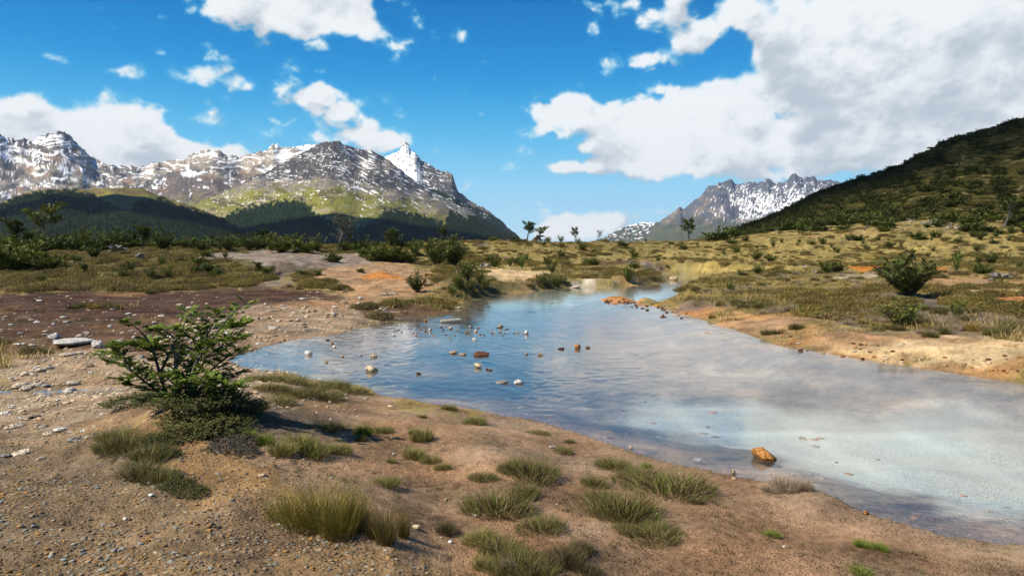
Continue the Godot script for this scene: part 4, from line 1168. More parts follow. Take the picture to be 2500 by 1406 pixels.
func make_plants() -> void:
	hero_bush()
	# heath and grass round the foot of the bush
	for h in [[330, 985, 130, 55, 0], [420, 985, 160, 60, 0], [500, 985, 170, 75, 0], [565, 1000, 130, 70, 0], [590, 1020, 100, 60, 0], [480, 1030, 170, 60, 1], [530, 1050, 160, 75, 1], [450, 1065, 130, 60, 1], [560, 1090, 120, 50, 2], [600, 1105, 60, 40, 2], [385, 1085, 80, 60, 0], [395, 1115, 70, 60, 0], [430, 1190, 70, 50, 0], [460, 1205, 80, 55, 0], [415, 1165, 60, 45, 2]]:
		tuft([K.heath[h[4]]], h[0], h[1], h[2] * 0.8, h[3] * 0.55, ["dark green heath cushion under the gnarled beech bush", "brownish green heath cushion on the mound", "grey half-dead heath cushion on the mound"][h[4]], "heath cushions on the mound", M.leaf, "heath_cushion", "heath")
	for g in [[300, 1095, 130, 70], [350, 1130, 130, 80], [340, 1165, 130, 70], [390, 1180, 100, 60], [290, 1070, 110, 40], [520, 1000, 80, 60], [620, 1000, 80, 40]]:
		tuft(K.dull, g[0], g[1], g[2], g[3], "dull green grass tussock among the heath of the mound", "grass tussocks on the mound")
	for g in [[645, 1085, 60, 50], [610, 1070, 50, 40], [885, 1062, 60, 52]]:
		tuft(K.fresh, g[0], g[1], g[2], g[3], "bright yellow-green grass tussock on the brown earth", "bright grass tussocks")
	for g in [[760, 1110, 120, 55], [690, 1105, 110, 50], [820, 1105, 90, 40], [730, 1090, 120, 50], [790, 1050, 130, 30], [930, 1055, 70, 26], [880, 1075, 40, 26], [1030, 1075, 80, 60], [1010, 1115, 90, 40], [1050, 1130, 70, 34], [1080, 1145, 55, 28], [955, 1130, 34, 22], [1160, 1035, 80, 32], [1095, 1000, 58, 26], [940, 1185, 90, 34], [1030, 1020, 30, 14]]:
		tuft(K.tuft, g[0], g[1], g[2], g[3], "green and straw grass tussock on bare brown earth", "grass tussocks on the bare earth")
	for g in [[1300, 1160, 170, 58], [1250, 1150, 90, 45], [1500, 1142, 105, 36], [1375, 1105, 60, 20], [1310, 1060, 60, 12], [1215, 1250, 190, 84], [1280, 1215, 90, 60], [1180, 1170, 80, 26], [1640, 1205, 230, 72], [1560, 1175, 150, 48], [1450, 1185, 80, 36], [1520, 1260, 190, 92], [1470, 1230, 110, 60], [1600, 1312, 150, 52], [1530, 1300, 80, 34], [1320, 1295, 130, 50], [1700, 1228, 46, 20], [1390, 1080, 34, 12], [2030, 1195, 20, 10]]:
		tuft(K.dull, g[0], g[1], g[2], g[3], "grey-green grass tussock on the sandy near bank", "grass tussocks on the sandy near bank")
	for g in [[1885, 1310, 62, 26], [2105, 1335, 60, 30], [2150, 1342, 60, 26], [2105, 1403, 84, 30], [1580, 1142, 40, 22], [1010, 1060, 40, 24]]:
		tuft(K.fresh, g[0], g[1], g[2], g[3], "small fresh green grass tuft alone on brown sand", "small fresh tufts on the sand")
	for g in [[780, 1290, 200, 200], [715, 1272, 150, 140], [830, 1305, 130, 190], [870, 1290, 90, 190]]:
		tuft(K.rush, g[0], g[1], g[2], g[3], "tall olive rush clump at the gravel edge", "rush clumps at the gravel edge", null, "rush_clump", "rushes")
	for g in [[940, 1328, 120, 190], [985, 1312, 70, 160], [910, 1312, 80, 150]]:
		tuft([K.rush[1]], g[0], g[1], g[2], g[3], "tall dark rush clump with tawny tips at the gravel edge", "dark rush clumps", null, "rush_clump", "rushes")
	for g in [[1090, 1300, 70, 44], [1380, 1370, 130, 62], [1330, 1385, 110, 50], [1430, 1400, 90, 40], [1420, 1345, 80, 40]]:
		tuft(K.dark, g[0], g[1], g[2], g[3], "dark withered grass tussock on reddish earth", "dark withered tussocks")
	for g in [[1170, 1320, 120, 44], [1220, 1350, 130, 66], [1260, 1390, 160, 80], [1180, 1385, 90, 50], [1310, 1410, 130, 60]]:
		tuft(K.tuft if g[0] < 1200 else K.dull, g[0], g[1], g[2], g[3], "shaggy grass tussock between gravel and brown sand", "shaggy tussocks beside the gravel")
	for g in [[1915, 1195, 110, 68], [1965, 1195, 70, 50], [1880, 1200, 70, 36], [1240, 1395, 60, 60]]:
		tuft(K.dry, g[0], g[1], g[2], g[3], "pale dry bleached grass tussock at the water's edge", "bleached tussocks")
	K.stalk = [tussock(71, 26, 1.0, 0.8, 0.45, 0.006, [Color(0.40, 0.29, 0.15), Color(0.30, 0.20, 0.10)], [0.5, 0.5])]
	for g in [[1010, 1400, 90, 120], [1080, 1404, 110, 130], [1150, 1400, 90, 110], [960, 1180, 60, 60], [1270, 1210, 60, 70]]:
		tuft(K.stalk, g[0], g[1], g[2], g[3], "few tall dry grass stalks rising from gravelly earth", "dry grass stalks", null, "grass_stalks", "grass")
	for g in [[700, 935, 110, 26], [640, 930, 110, 26], [760, 950, 120, 28], [820, 945, 90, 26], [860, 958, 80, 22], [720, 965, 130, 30], [790, 975, 120, 28], [660, 950, 90, 22], [680, 985, 100, 26]]:
		tuft(K.dull, g[0], g[1], g[2], g[3], "matted grass on the tongue of bank behind the bush", "matted grass on the tongue of bank")
	# trees and shrubs of the middle distance
	plant(K.flag[0], "wind_bent_tree", 98, 588, 100, 1.05, "lone flat-topped tree with bare leaning trunk above the thicket", "tree", "", M.grey_bark)
	plant(K.bare[0], "wind_bent_tree", 825, 612, 88, 1.25, "nearly leafless spreading tree against the dark forest", "tree", "", M.grey_bark)
	plant(K.flag[1], "wind_bent_tree", 1286, 574, 48, 1.1, "taller of two airy trees on the meadow skyline", "tree")
	plant(K.flag[0], "wind_bent_tree", 1312, 576, 36, 1.2, "shorter of two airy trees on the meadow skyline", "tree")
	plant(K.flag[2], "wind_bent_tree", 1405, 584, 34, 0.9, "small upright tree on the skyline under the low clouds", "tree")
	plant(K.bare[0], "wind_bent_tree", 1460, 586, 28, 1.0, "small thin half-dead tree on the meadow skyline", "tree")
	plant(K.fan[1], "shrub", 1370, 583, 18, 1.2, "small shrub beside skyline boulders", "shrub")
	plant(K.flag[2], "wind_bent_tree", 1684, 586, 52, 1.0, "dark round-crowned tree below the slate-blue range", "tree")
	plant(K.dome[0], "shrub", 1755, 588, 46, 1.15, "large dark dome-shaped bush at the foot of the slope", "shrub")
	plant(K.dome[2], "shrub", 1790, 580, 38, 1.0, "dark bush beside the large dome-shaped bush", "shrub")
	plant(K.flag[2], "wind_bent_tree", 962, 606, 46, 1.2, "umbrella-shaped tree behind the green thicket", "tree")
	plant(K.flag[1], "wind_bent_tree", 1075, 590, 36, 1.1, "small flat-crowned tree with pale trunk before the mountain", "tree")
	plant(K.dome[1], "shrub", 1205, 584, 16, 1.3, "low round bush on the meadow skyline below the spire", "shrub")
	plant(K.dome[0], "shrub", 1265, 594, 26, 1.2, "dark bush under the airy skyline trees", "shrub")
	for t in [[925, 638, 56], [960, 634, 50], [985, 640, 48], [895, 628, 40]]:
		plant(K.dome[1 if t[0] < 970 else 0], "shrub", t[0], t[1], t[2], 1.0, "green spreading bush in the thicket behind the bare grey dome", "shrub", "thicket behind the grey dome")
	plant(K.fan[0], "shrub", 1068, 648, 70, 1.1, "dark bushy shrub beside the sandy path", "shrub")
	plant(K.fan[2], "shrub", 1108, 648, 78, 0.85, "tall dark conical shrub beside the sandy path", "shrub")
	plant(K.dome[1], "shrub", 840, 612, 38, 0.9, "olive bush below the leafless tree", "shrub")
	plant(K.dome[0], "shrub", 815, 640, 44, 0.8, "dark bush standing on the bare grey dome", "shrub")
	plant(K.fan[2], "shrub", 1018, 714, 58, 0.85, "small dark bush beside white dead branches on the bank", "shrub")
	plant(K.slim[0], "shrub", 1274, 657, 36, 0.6, "slim upright shrub beside the sand patch", "shrub")
	plant(K.fan[0], "shrub", 1535, 688, 44, 0.75, "dark shrub on the low tongue of land in the river", "shrub")
	plant(K.fan[2], "shrub", 2222, 722, 116, 1.2, "big dense dark green bush with upswept twigs on the far bank", "shrub")
	plant(K.fan[1], "shrub", 2205, 800, 78, 1.4, "thin straggly bush in front of the big dense bush", "shrub")
	plant(K.fan[1], "shrub", 2340, 776, 50, 0.8, "small olive bush with upright twigs among grey heath", "shrub")
	plant(K.slim[0], "shrub", 2336, 668, 56, 0.55, "slender light green shrub by the orange sand", "shrub")
	plant(K.fan[2], "shrub", 2420, 648, 40, 0.8, "dark compact shrub in the far-bank grass", "shrub")
	plant(K.fan[0], "shrub", 1785, 716, 34, 0.8, "olive shrub at the end of the gravel beach", "shrub")
	plant(K.fan[1], "shrub", 2440, 700, 26, 1.3, "low shrub lying along the bare tan ground", "shrub")
	plant(K.dome[0], "shrub", 500, 668, 50, 1.1, "dark wide bush in the heath before the grey dome", "shrub")
	for t in [[1140, 685, 56], [1170, 690, 44], [1185, 705, 30], [1120, 705, 40], [1150, 710, 34], [1105, 720, 30], [1330, 700, 40], [1360, 702, 36]]:
		plant(K.fan[1 if t[0] % 20 else 0], "shrub", t[0], t[1], t[2], 0.9, "olive shrub on the grassy bank above the river" + near(t[0], t[1]), "shrub", "shrubs on the grassy bank")
	for t in [[655, 668, 30], [640, 662, 22], [735, 675, 26], [770, 672, 24], [60, 655, 30], [880, 665, 16]]:
		plant(K.dome[1], "shrub", t[0], t[1], t[2], 1.0, "low heathy shrub beside the bare grey slope" + near(t[0], t[1]), "shrub", "shrubs beside the grey slope")
	var thicket := [[20, 660, 84], [60, 640, 74], [30, 612, 56], [-30, 640, 80], [80, 608, 44], [120, 660, 52], [140, 612, 40], [170, 612, 42], [205, 608, 50], [235, 612, 34], [262, 610, 44], [290, 612, 50], [320, 606, 46], [345, 612, 44], [375, 606, 54], [395, 612, 50], [420, 606, 34], [450, 608, 28], [480, 606, 30], [520, 606, 30], [545, 606, 34], [580, 606, 26], [610, 606, 40], [635, 606, 30], [665, 606, 24], [700, 608, 28], [730, 608, 22], [765, 610, 22], [880, 616, 44], [-90, 640, 70], [-160, 630, 60], [1020, 605, 24], [185, 640, 24], [230, 632, 30]]
	for i in 46:
		thicket.append([rng.randi_range(-60, 800), rng.randi_range(600, 616), rng.randi_range(22, 42)])
	for i in 14:
		thicket.append([rng.randi_range(840, 1130), rng.randi_range(600, 625), rng.randi_range(20, 36)])
	for i in 16:
		thicket.append([rng.randi_range(-40, 700), rng.randi_range(624, 688), rng.randi_range(16, 30)])
	for t in thicket:
		t[2] *= 1.22
		var k: int = int(t[0] * 7 + t[1]) % 5
		if k < 2:
			plant(K.dome[[1, 0][absi(k) % 2]], "shrub", t[0], t[1], t[2], rng.randf_range(0.8, 1.1), "bushy dark green shrub in the thicket below the forested hill" + near(t[0], t[1]), "shrub", "thicket below the forested hill")
		elif k == 2 and int(t[0]) % 3 == 0:
			plant(K.flag[1], "wind_bent_tree", t[0], t[1], t[2] * 1.1, 1.0, "layered tree in the thicket below the forested hill" + near(t[0], t[1]), "tree", "small trees in the thicket")
		else:
			plant(K.fan[absi(k) % 3], "shrub", t[0], t[1], t[2], rng.randf_range(0.75, 0.95), "upright leafy shrub in the thicket below the forested hill" + near(t[0], t[1]), "shrub", "thicket below the forested hill")
	# scattered shrubs in the dry meadow
	for i in 105:
		var px := rng.randf_range(1180, 2540)
		var py := 590.0 + pow(rng.randf(), 1.3) * 85.0 - maxf(0.0, (px - 1850.0) * 0.05) * rng.randf()
		var p := ground_hit(px, py)
		if sample(g_sd, p.x, p.z) < 1.2 or sample(g_grass, p.x, p.z) < 0.5:
			continue
		var tall := rng.randf_range(0.55, 1.25) * F / -p.z
		plant(K.fan[rng.randi() % 3] if rng.randf() < 0.7 else K.dome[rng.randi() % 3], "shrub", px, py, tall, rng.randf_range(0.7, 1.2), sized(tall * -p.z / F, 0.75, 1.05) + "dark shrub scattered in the dry yellow meadow" + near(px, py), "shrub", "shrubs scattered in the dry meadow")
	for i in 46:
		var px := rng.randf_range(1850, 2540)
		plant(K.dome[rng.randi() % 3], "shrub", px, rng.randf_range(540, 566), rng.randf_range(16, 40), rng.randf_range(0.9, 1.4), "rounded dark green bush at the foot of the scrub slope" + near(px, 550), "shrub", "bushes at the foot of the slope")
	# trees along the foot of the slope
	for t in [[1998, 566, 36], [2112, 562, 46], [2183, 552, 48], [2452, 556, 72]]:
		plant(K.flag[int(t[0]) % 3], "wind_bent_tree", t[0], t[1], t[2], 1.1, "flat-crowned tree with pale twisted trunk at the foot of the dark slope", "tree", "trees at the foot of the dark slope", M.grey_bark)

func make_hillside() -> void:
	var sil := [[1740, 585], [1790, 566], [1830, 549], [1870, 536], [1900, 522], [1930, 508], [1960, 492], [2000, 472], [2030, 460], [2060, 450], [2090, 440], [2120, 428], [2160, 416], [2200, 406], [2235, 386], [2265, 368], [2300, 350], [2330, 338], [2370, 326], [2400, 318], [2440, 306], [2470, 298], [2500, 289], [2700, 232], [3000, 170], [3300, 130]]
	var m := mountain("hillside", "dark scrub-covered slope rising beside the meadow", sil, 1740, 3200, 4.0, 150, 140.0, 330.0, 0.95, 0.03, 1.0, shade_hill)
	var places := []
	var tints := []
	var n: int = m.rows * m.cols
	for i in 22000:
		var k := rng.randi_range(0, n - 1)
		var p: Vector3 = m.v[k]
		var s := to_pixel(p)
		if s.x > 2700.0:
			continue
		var cover := nz(s.x * 0.011 + 20.0, s.y * 0.022 + 2.0) + 0.20 - ss(2150.0, 2480.0, s.x) * 0.2 + ss(60.0, 10.0, s.y - polyline(sil, s.x)) * ss(2350.0, 2100.0, s.x) * 0.25
		if s.x < 2060.0:
			cover += 0.3
		if cover < 0.05:
			continue
		var h := lerpf(0.7, 3.0, pow(rng.randf(), 2.0))
		places.append(upright(p - Vector3(0, 0.2, 0), rng.randf() * TAU, Vector3(h, h * rng.randf_range(0.7, 1.0), h)))
		var g := rng.randf_range(0.55, 1.2)
		tints.append(Color(0.8 * g, 0.7 * g, 0.7 * g))
	var low := []
	var low_tints := []
	for i in 9000:
		var p: Vector3 = m.v[rng.randi_range(0, n - 1)] + Vector3(rng.randf_range(-1.5, 1.5), 0, 0)
		if to_pixel(p).x > 2650.0:
			continue
		var h := rng.randf_range(0.4, 1.1)
		low.append(upright(p - Vector3(0, 0.1, 0), rng.randf() * TAU, Vector3(h * 1.4, h, h * 1.4)))
		var g := rng.randf_range(0.8, 1.7)
		low_tints.append(Color(1.1 * g, 1.0 * g, 0.9 * g))
	mass("hillside_heath", K.heath[1], M.leaf, low, low_tints, "low olive heath filling the slope between the scrub", "heath")
	mass("hillside_scrub", K.dome[0].leaf, M.leaf, places, tints, "dense dark evergreen scrub covering the slope", "scrub")

# ---------------------------------------------------------------- stones, driftwood, ground cover
func rock_mesh(seed_at: int, flat: float, cuts: int) -> ArrayMesh:
	var f := FastNoiseLite.new()
	f.seed = seed_at
	f.frequency = 0.9
	f.fractal_octaves = 3
	var r := RandomNumberGenerator.new()
	r.seed = seed_at
	var planes := []
	for i in cuts:
		planes.append([Vector3(r.randf_range(-1, 1), r.randf_range(-0.3, 1), r.randf_range(-1, 1)).normalized(), r.randf_range(0.5, 0.82)])
	var rows := 11
	var cols := 16
	var v := PackedVector3Array()
	var c := PackedColorArray()
	for j in rows:
		var th := PI * j / (rows - 1)
		for i in cols:
			var ph := TAU * i / cols
			var p := Vector3(sin(th) * cos(ph), cos(th), sin(th) * sin(ph))
			p *= 1.0 + f.get_noise_3dv(p) * 0.35
			for q in planes:
				var d: float = p.dot(q[0])
				if d > q[1]:
					p -= q[0] * (d - q[1]) * 0.9
			p.y *= flat
			v.append(p)
			c.append(Color.WHITE)
	var m := grid_mesh(rows, cols, v, c, true)
	var arr := m.surface_get_arrays(0)
	var nn := PackedVector3Array()
	for p in v:
		nn.append(Vector3(p.x, p.y / (flat * flat), p.z).normalized())
	var old: PackedVector3Array = arr[Mesh.ARRAY_NORMAL]
	for i in old.size():
		var a := old[i] if old[i].dot(nn[i]) > 0.0 else -old[i]
		nn[i] = (a + nn[i] * 0.25).normalized() if i >= cols and i < old.size() - cols else nn[i]
	arr[Mesh.ARRAY_NORMAL] = nn
	var out := ArrayMesh.new()
	out.add_surface_from_arrays(Mesh.PRIMITIVE_TRIANGLES, arr)
	return out

func stone(px: float, py: float, wide: float, tall: float, colour: String, label: String, group := "", called := "stone", sunk := 0.35) -> void:
	var p := ground_hit(px, py)
	var d := -p.z / F
	var w := wide * d * 0.5
	var h := maxf(tall * d, 0.012)
	if p.y < -0.01 and sunk < 1.0:   # a stone standing in the water shows what rises above it
		var wet := at_height(px, py, 0.0)
		p = Vector3(wet.x, 0.0, wet.z)
		d = -p.z / F
		w = wide * d * 0.5
		h = tall * d
	var o := whole(called, K.rock[rng.randi() % K.rock.size()], M["stone_" + colour], label if called == "rock" else sized(wide, 10, 20) + label + near(px, py), "stone", group)
	o.position = p + Vector3(0, h * (0.5 - sunk * 0.5) if sunk < 1.0 else 0.0, 0)
	o.rotation = Vector3(rng.randf_range(-0.12, 0.12), rng.randf() * TAU, rng.randf_range(-0.12, 0.12))
	o.scale = Vector3(w, h * 0.62, w * rng.randf_range(0.65, 0.95))

func make_stones() -> void:
	K.rock = []
	for i in 8:
		K.rock.append(rock_mesh(100 + i, 1.0, 3 + i % 4))
	stone(1865, 1120, 70, 25, "orange", "orange-brown angular rock standing in the shallows", "", "rock", 0.2)
	stone(908, 906, 46, 14, "cream", "long cream boulder lying in the river", "", "rock", 0.2)
	stone(1168, 897, 26, 12, "cream", "rounded cream stone with rusty foot in the river", "", "rock", 0.2)
	stone(1266, 935, 30, 9, "white", "flat white stone just breaking the river surface", "", "rock", 0.2)
	stone(1225, 934, 40, 5, "grey", "grey slab awash beside a flat white stone", "", "rock", 0.2)
	stone(752, 867, 22, 11, "white", "white angular stone in the shallow left arm", "", "rock", 0.2)
	stone(1410, 851, 20, 12, "orange", "rusty brown stone on the midstream riffle", "", "rock", 0.2)
	stone(1645, 684, 28, 11, "cream", "sandy boulder at the river bend", "", "rock", 0.2)
	stone(1120, 753, 20, 5, "cream", "small yellowish boulder near the grassy bank", "", "rock", 0.2)
	stone(128, 826, 34, 15, "white", "rounded white boulder beside a long white slab", "", "rock", 0.3)
	stone(190, 834, 110, 15, "white", "long white rock slab on dark peat", "", "rock", 0.7)
	stone(240, 848, 40, 18, "white", "white rock at the tip of the long slab", "", "rock", 0.3)
	stone(285, 842, 34, 12, "white", "pale domed boulder behind the beech bush", "", "rock", 0.3)
	stone(160, 868, 42, 8, "pale", "flat bar-shaped pale stone on the stony flat", "", "rock", 0.3)
	stone(1185, 654, 32, 14, "pale", "pale square boulder at the edge of the sand", "", "rock", 0.3)
	stone(668, 605, 24, 14, "pale", "grey-white boulder in the thicket", "", "rock", 0.3)
	stone(50, 946, 42, 14, "pale", "pale boulder standing beside the rill", "", "rock", 0.3)
	stone(927, 778, 18, 9, "white", "white stone on the bank below dead branches", "", "rock", 0.3)
	stone(1400, 702, 44, 6, "pale", "pale clay ledge at the water's edge", "", "rock", 0.3)
	for t in [[815, 849, 10, 7, "white"], [1285, 815, 14, 9, "white"], [1158, 830, 14, 5, "white"], [960, 820, 10, 6, "white"], [1050, 807, 10, 7, "white"], [1223, 799, 14, 8, "tan"], [1100, 803, 12, 6, "tan"], [1320, 868, 16, 6, "tan"], [1105, 863, 26, 7, "tan"], [1038, 785, 10, 6, "orange"], [912, 872, 20, 7, "cream"], [1162, 810, 10, 7, "white"], [1285, 866, 10, 5, "tan"], [1435, 850, 14, 5, "brown"], [1022, 914, 14, 5, "brown"], [812, 840, 8, 6, "orange"], [1175, 868, 44, 9, "rust"], [1130, 867, 20, 5, "tan"], [1148, 800, 10, 5, "white"], [1370, 853, 16, 5, "brown"], [798, 832, 12, 4, "rust"], [835, 872, 12, 4, "tan"], [880, 868, 10, 5, "white"], [796, 886, 12, 5, "tan"], [1190, 903, 10, 5, "rust"], [1197, 905, 12, 4, "brown"], [1540, 1095, 12, 6, "cream"], [1790, 1155, 18, 8, "cream"], [1793, 1170, 12, 5, "cream"], [2115, 1255, 18, 9, "orange"], [1140, 812, 10, 5, "orange"]]:
		stone(t[0], t[1], t[2], t[3], t[4], "%s stone rising from the shallow river" % t[4], "stones in the river", "stone", 0.2)
	for i in 64:   # the rusty stones of the riffle
		var a := rng.randf() * TAU
		var q := sqrt(rng.randf())
		stone(1120 + cos(a) * q * 175 + rng.randf_range(-20, 20), 811 + sin(a) * q * 14, rng.randf_range(4, 10), rng.randf_range(1.4, 2.8), ["rust", "tan", "brown", "tan", "orange"][rng.randi() % 5], "rusty or tan cobble breaking the surface on the riffle", "cobbles on the riffle", "cobble", 0.2)
	for i in 46:   # the spit
		var t := rng.randf()
		stone(lerpf(1480, 1640, t) + rng.randf_range(-30, 40), lerpf(735, 770, t * t) + rng.randf_range(-5, 9), rng.randf_range(6, 12), rng.randf_range(2, 4), ["rust", "orange", "brown", "tan"][rng.randi() % 4], "rusty cobble along the orange gravel spit", "cobbles along the spit", "cobble", 0.25)
	for i in 54:   # the far beach
		var x := rng.randf_range(1900, 2490)
		stone(x, polyline([[1900, 848], [2100, 876], [2300, 890], [2500, 915]], x) - pow(rng.randf(), 2.0) * 45 + 2, rng.randf_range(6, 15), rng.randf_range(3, 6), ["orange", "tan", "rust", "orange", "tan", "pale"][rng.randi() % 6], "orange or tan cobble on the far gravel beach", "cobbles on the far beach", "cobble", 0.3)
	for i in 150:   # the stony flat
		var x := rng.randf_range(0, 560)
		var y := rng.randf_range(855, 1075)
		if x > 260.0 and y > 930.0:
			continue
		var big := pow(rng.randf(), 2.5)
		stone(x, y, lerpf(12, 46, big) * (0.6 + (y - 850) / 330.0), lerpf(4, 12, big), ["pale", "pale", "tan", "pale", "grey", "white"][rng.randi() % 6], "flat pale stone half buried in the stony flat", "stones of the stony flat", "flat_stone", 0.5)
	for i in 90:
		var t := rng.randf()
		stone(lerpf(380, 900, t) + rng.randf_range(-90, 90), lerpf(845, 735, t) + rng.randf_range(-32, 32), rng.randf_range(9, 24), rng.randf_range(3, 8), ["pale", "pale", "white", "tan"][rng.randi() % 4], "pale stone on the trodden ground beside the river", "stones on the trodden ground", "pale_stone", 0.4)
	for i in 45:
		stone(rng.randf_range(0, 560), rng.randf_range(735, 845), rng.randf_range(8, 22), rng.randf_range(3, 7), ["white", "pale", "white"][rng.randi() % 3], "white stone scattered on the dark peat", "stones on the dark peat", "white_stone", 0.4)
	for t in [[640, 1163, 22, 9, "cream"], [1015, 1290, 20, 10, "cream"], [1160, 1262, 14, 7, "white"], [1088, 1222, 14, 8, "cream"], [1347, 1092, 18, 5, "white"], [1915, 1335, 10, 4, "white"], [1790, 1225, 10, 7, "grey"], [960, 1110, 8, 5, "white"], [50, 1110, 54, 12, "pale"], [12, 1115, 30, 8, "grey"], [100, 1122, 24, 9, "pale"], [362, 1183, 14, 8, "white"], [368, 1210, 16, 6, "white"], [50, 1198, 12, 9, "pale"], [303, 1268, 12, 6, "white"], [80, 1286, 18, 8, "grey"], [50, 1286, 14, 7, "pale"], [275, 1284, 22, 6, "tan"], [250, 1284, 18, 6, "grey"], [200, 1345, 16, 6, "grey"], [275, 1346, 18, 7, "grey"], [290, 1345, 12, 5, "grey"], [240, 1363, 14, 6, "tan"], [18, 1398, 20, 7, "orange"], [298, 1403, 18, 7, "orange"], [425, 1352, 18, 8, "grey"], [178, 1330, 14, 4, "grey"], [260, 1405, 14, 6, "orange"], [1100, 1326, 14, 7, "white"], [730, 940, 10, 6, "white"], [700, 975, 10, 5, "pale"]]:
		stone(t[0], t[1], t[2], t[3], t[4], "loose %s stone on the near bank" % t[4], "loose stones on the near bank", "loose_stone", 0.3)
	for i in 44:   # seen through the water
		var x := rng.randf_range(1250, 2480)
		var y := polyline([[1250, 1020], [1500, 1088], [1800, 1162], [2000, 1200], [2200, 1278], [2500, 1335]], x) - pow(rng.randf(), 1.4) * 130 - 14
		stone(x, y, rng.randf_range(12, 34), rng.randf_range(3, 5), ["tan", "tan", "orange", "grey", "rust"][rng.randi() % 5], "stone lying under the water near the bank", "stones under the water", "sunken_stone", 1.0)

func drift_mesh(seed_at: int, forks: int) -> ArrayMesh:
	var r := RandomNumberGenerator.new()
	r.seed = seed_at
	var b := Buf.new()
	var main := bent(r, Vector3(-0.5, 0.03, 0), Vector3(1, 0.05, 0), 1.0, 7, 0.22, 0.0)
	for i in main.size():
		main[i].y = absf(main[i].y) * 0.6 + 0.03
	b.tube(main, taper(8, 0.045, 0.012), 7, Color.WHITE)
	for i in forks:
		var p := spot(main, r.randf_range(0.15, 0.85))
		var path := bent(r, p, Vector3(r.randf_range(-0.5, 1), r.randf_range(0.2, 0.9), r.randf_range(-1, 1)), r.randf_range(0.2, 0.45), 4, 0.3, -0.05)
		b.tube(path, taper(5, 0.024, 0.006), 6, Color.WHITE)
	return b.mesh()

func stump_mesh(seed_at: int) -> ArrayMesh:
	var r := RandomNumberGenerator.new()
	r.seed = seed_at
	var b := Buf.new()
	for i in 11:
		var az := TAU * i / 11 + r.randf() * 0.4
		var path := bent(r, Vector3(0, 0.28 + r.randf() * 0.1, 0), Vector3(cos(az), r.randf_range(-0.5, 0.5), sin(az) * 0.7), r.randf_range(0.35, 0.6), 5, 0.35, -0.05)
		b.tube(path, taper(6, 0.13, 0.03), 7, Color.WHITE)
	return b.mesh()

func drift(px: float, py: float, long: float, turn: float, kind: Mesh, mat: Material, label: String, called := "driftwood", group := "", lift := 1.0) -> void:
	var p := ground_hit(px, py)
	if p.y < 0.0:
		p = at_height(px, py, 0.0)
	var k := long * -p.z / F
	var o := whole(called, kind, mat, label, "driftwood" if called != "tree_stump" else "tree stump", group)
	o.position = p
	o.rotation.y = turn
	o.scale = Vector3(k, k * lift, k)

func make_driftwood() -> void:
	var d := [drift_mesh(1, 4), drift_mesh(2, 6), drift_mesh(3, 2), drift_mesh(4, 8)]
	var st := [stump_mesh(5), stump_mesh(6)]
	var log_mesh := Buf.new()
	log_mesh.tube([Vector3(-0.5, 0.03, 0), Vector3(-0.42, 0.05, 0.01), Vector3(-0.1, 0.07, 0.03), Vector3(0.2, 0.09, 0.0), Vector3(0.4, 0.10, -0.02), Vector3(0.5, 0.12, -0.02)], [0.07, 0.105, 0.10, 0.095, 0.10, 0.06], 9, Color.WHITE)
	drift(1100, 787, 50, 0.15, log_mesh.mesh(), M.drift, "short bleached log stranded in midstream")
	drift(955, 722, 50, 0.4, d[1], M.drift, "forked white dead branch lying on the far dirt bank")
	drift(945, 768, 64, -0.1, d[2], M.drift, "long pale root lying along the waterline")
	drift(940, 762, 30, 1.2, d[0], M.drift, "short upright white snag on the waterline", "driftwood", "", 1.6)
	drift(985, 782, 52, 0.05, d[2], M.old_wood, "grey half-sunken branch at the edge of the river")
	drift(285, 622, 46, 0.2, st[0], M.old_wood, "massive weathered grey stump in the heath", "tree_stump")
	drift(340, 632, 30, 0.9, st[1], M.old_wood, "hollow grey stump beside the massive stump", "tree_stump")
	drift(275, 662, 22, 0.3, st[1], M.old_wood, "small upright grey stump lower in the heath", "tree_stump")
	drift(735, 612, 24, 0.4, st[0], M.old_wood, "black and white burnt stump above the grey dome", "tree_stump")
	drift(1180, 600, 30, 0.4, d[3], M.drift, "tangle of bleached twigs on the meadow skyline")
	drift(1312, 582, 34, 0.1, st[1], M.old_wood, "grey stump below the airy skyline trees", "tree_stump")
	drift(1620, 655, 26, 0.6, d[0], M.drift, "pale stick beside the far channel")
	drift(1560, 693, 40, -0.2, d[2], M.old_wood, "dark log lying at the tip of the low tongue")
	drift(1500, 692, 30, -0.3, d[0], M.drift, "thin pale stick on the tongue's bare edge")
	drift(2390, 660, 34, -0.5, d[1], M.drift, "bleached branch on the red soil by slender shrub")
	drift(2440, 690, 46, -0.4, st[0], M.old_wood, "fallen grey trunk half covered by low shrub", "tree_stump")
	for t in [[1960, 655], [1990, 668], [2020, 660], [2260, 548], [2230, 545], [2285, 550], [1985, 560], [2330, 560], [2150, 548], [1890, 560], [1075, 706], [1010, 690]]:
		drift(t[0], t[1], rng.randf_range(26, 44), rng.randf() * TAU, d[rng.randi() % 4], M.drift, "bleached dead branches lying in the meadow grass" + near(t[0], t[1]), "dead_branch", "dead branches in the meadow", 1.3)
	drift(650, 1020, 60, 0.9, d[2], M.old_wood, "thin curved grey twig on the earth beside the mound")
	drift(690, 1008, 30, 0.2, d[0], M.drift, "pale forked twig on the earth beside the mound")
	drift(598, 1052, 26, -0.8, d[2], M.drift, "bleached curved stick at the edge of the heath")
	drift(1915, 1200, 38, -0.2, log_mesh.mesh(), M.drift, "grey weathered wood chunk before the bleached tussock")
	drift(1735, 1198, 30, 0.5, d[2], M.drift, "pale thin stick beside the sandy-bank tussock")
	drift(900, 1200, 34, 1.3, d[2], M.drift, "bone-white curved stick among the rushes", "driftwood", "", 1.5)

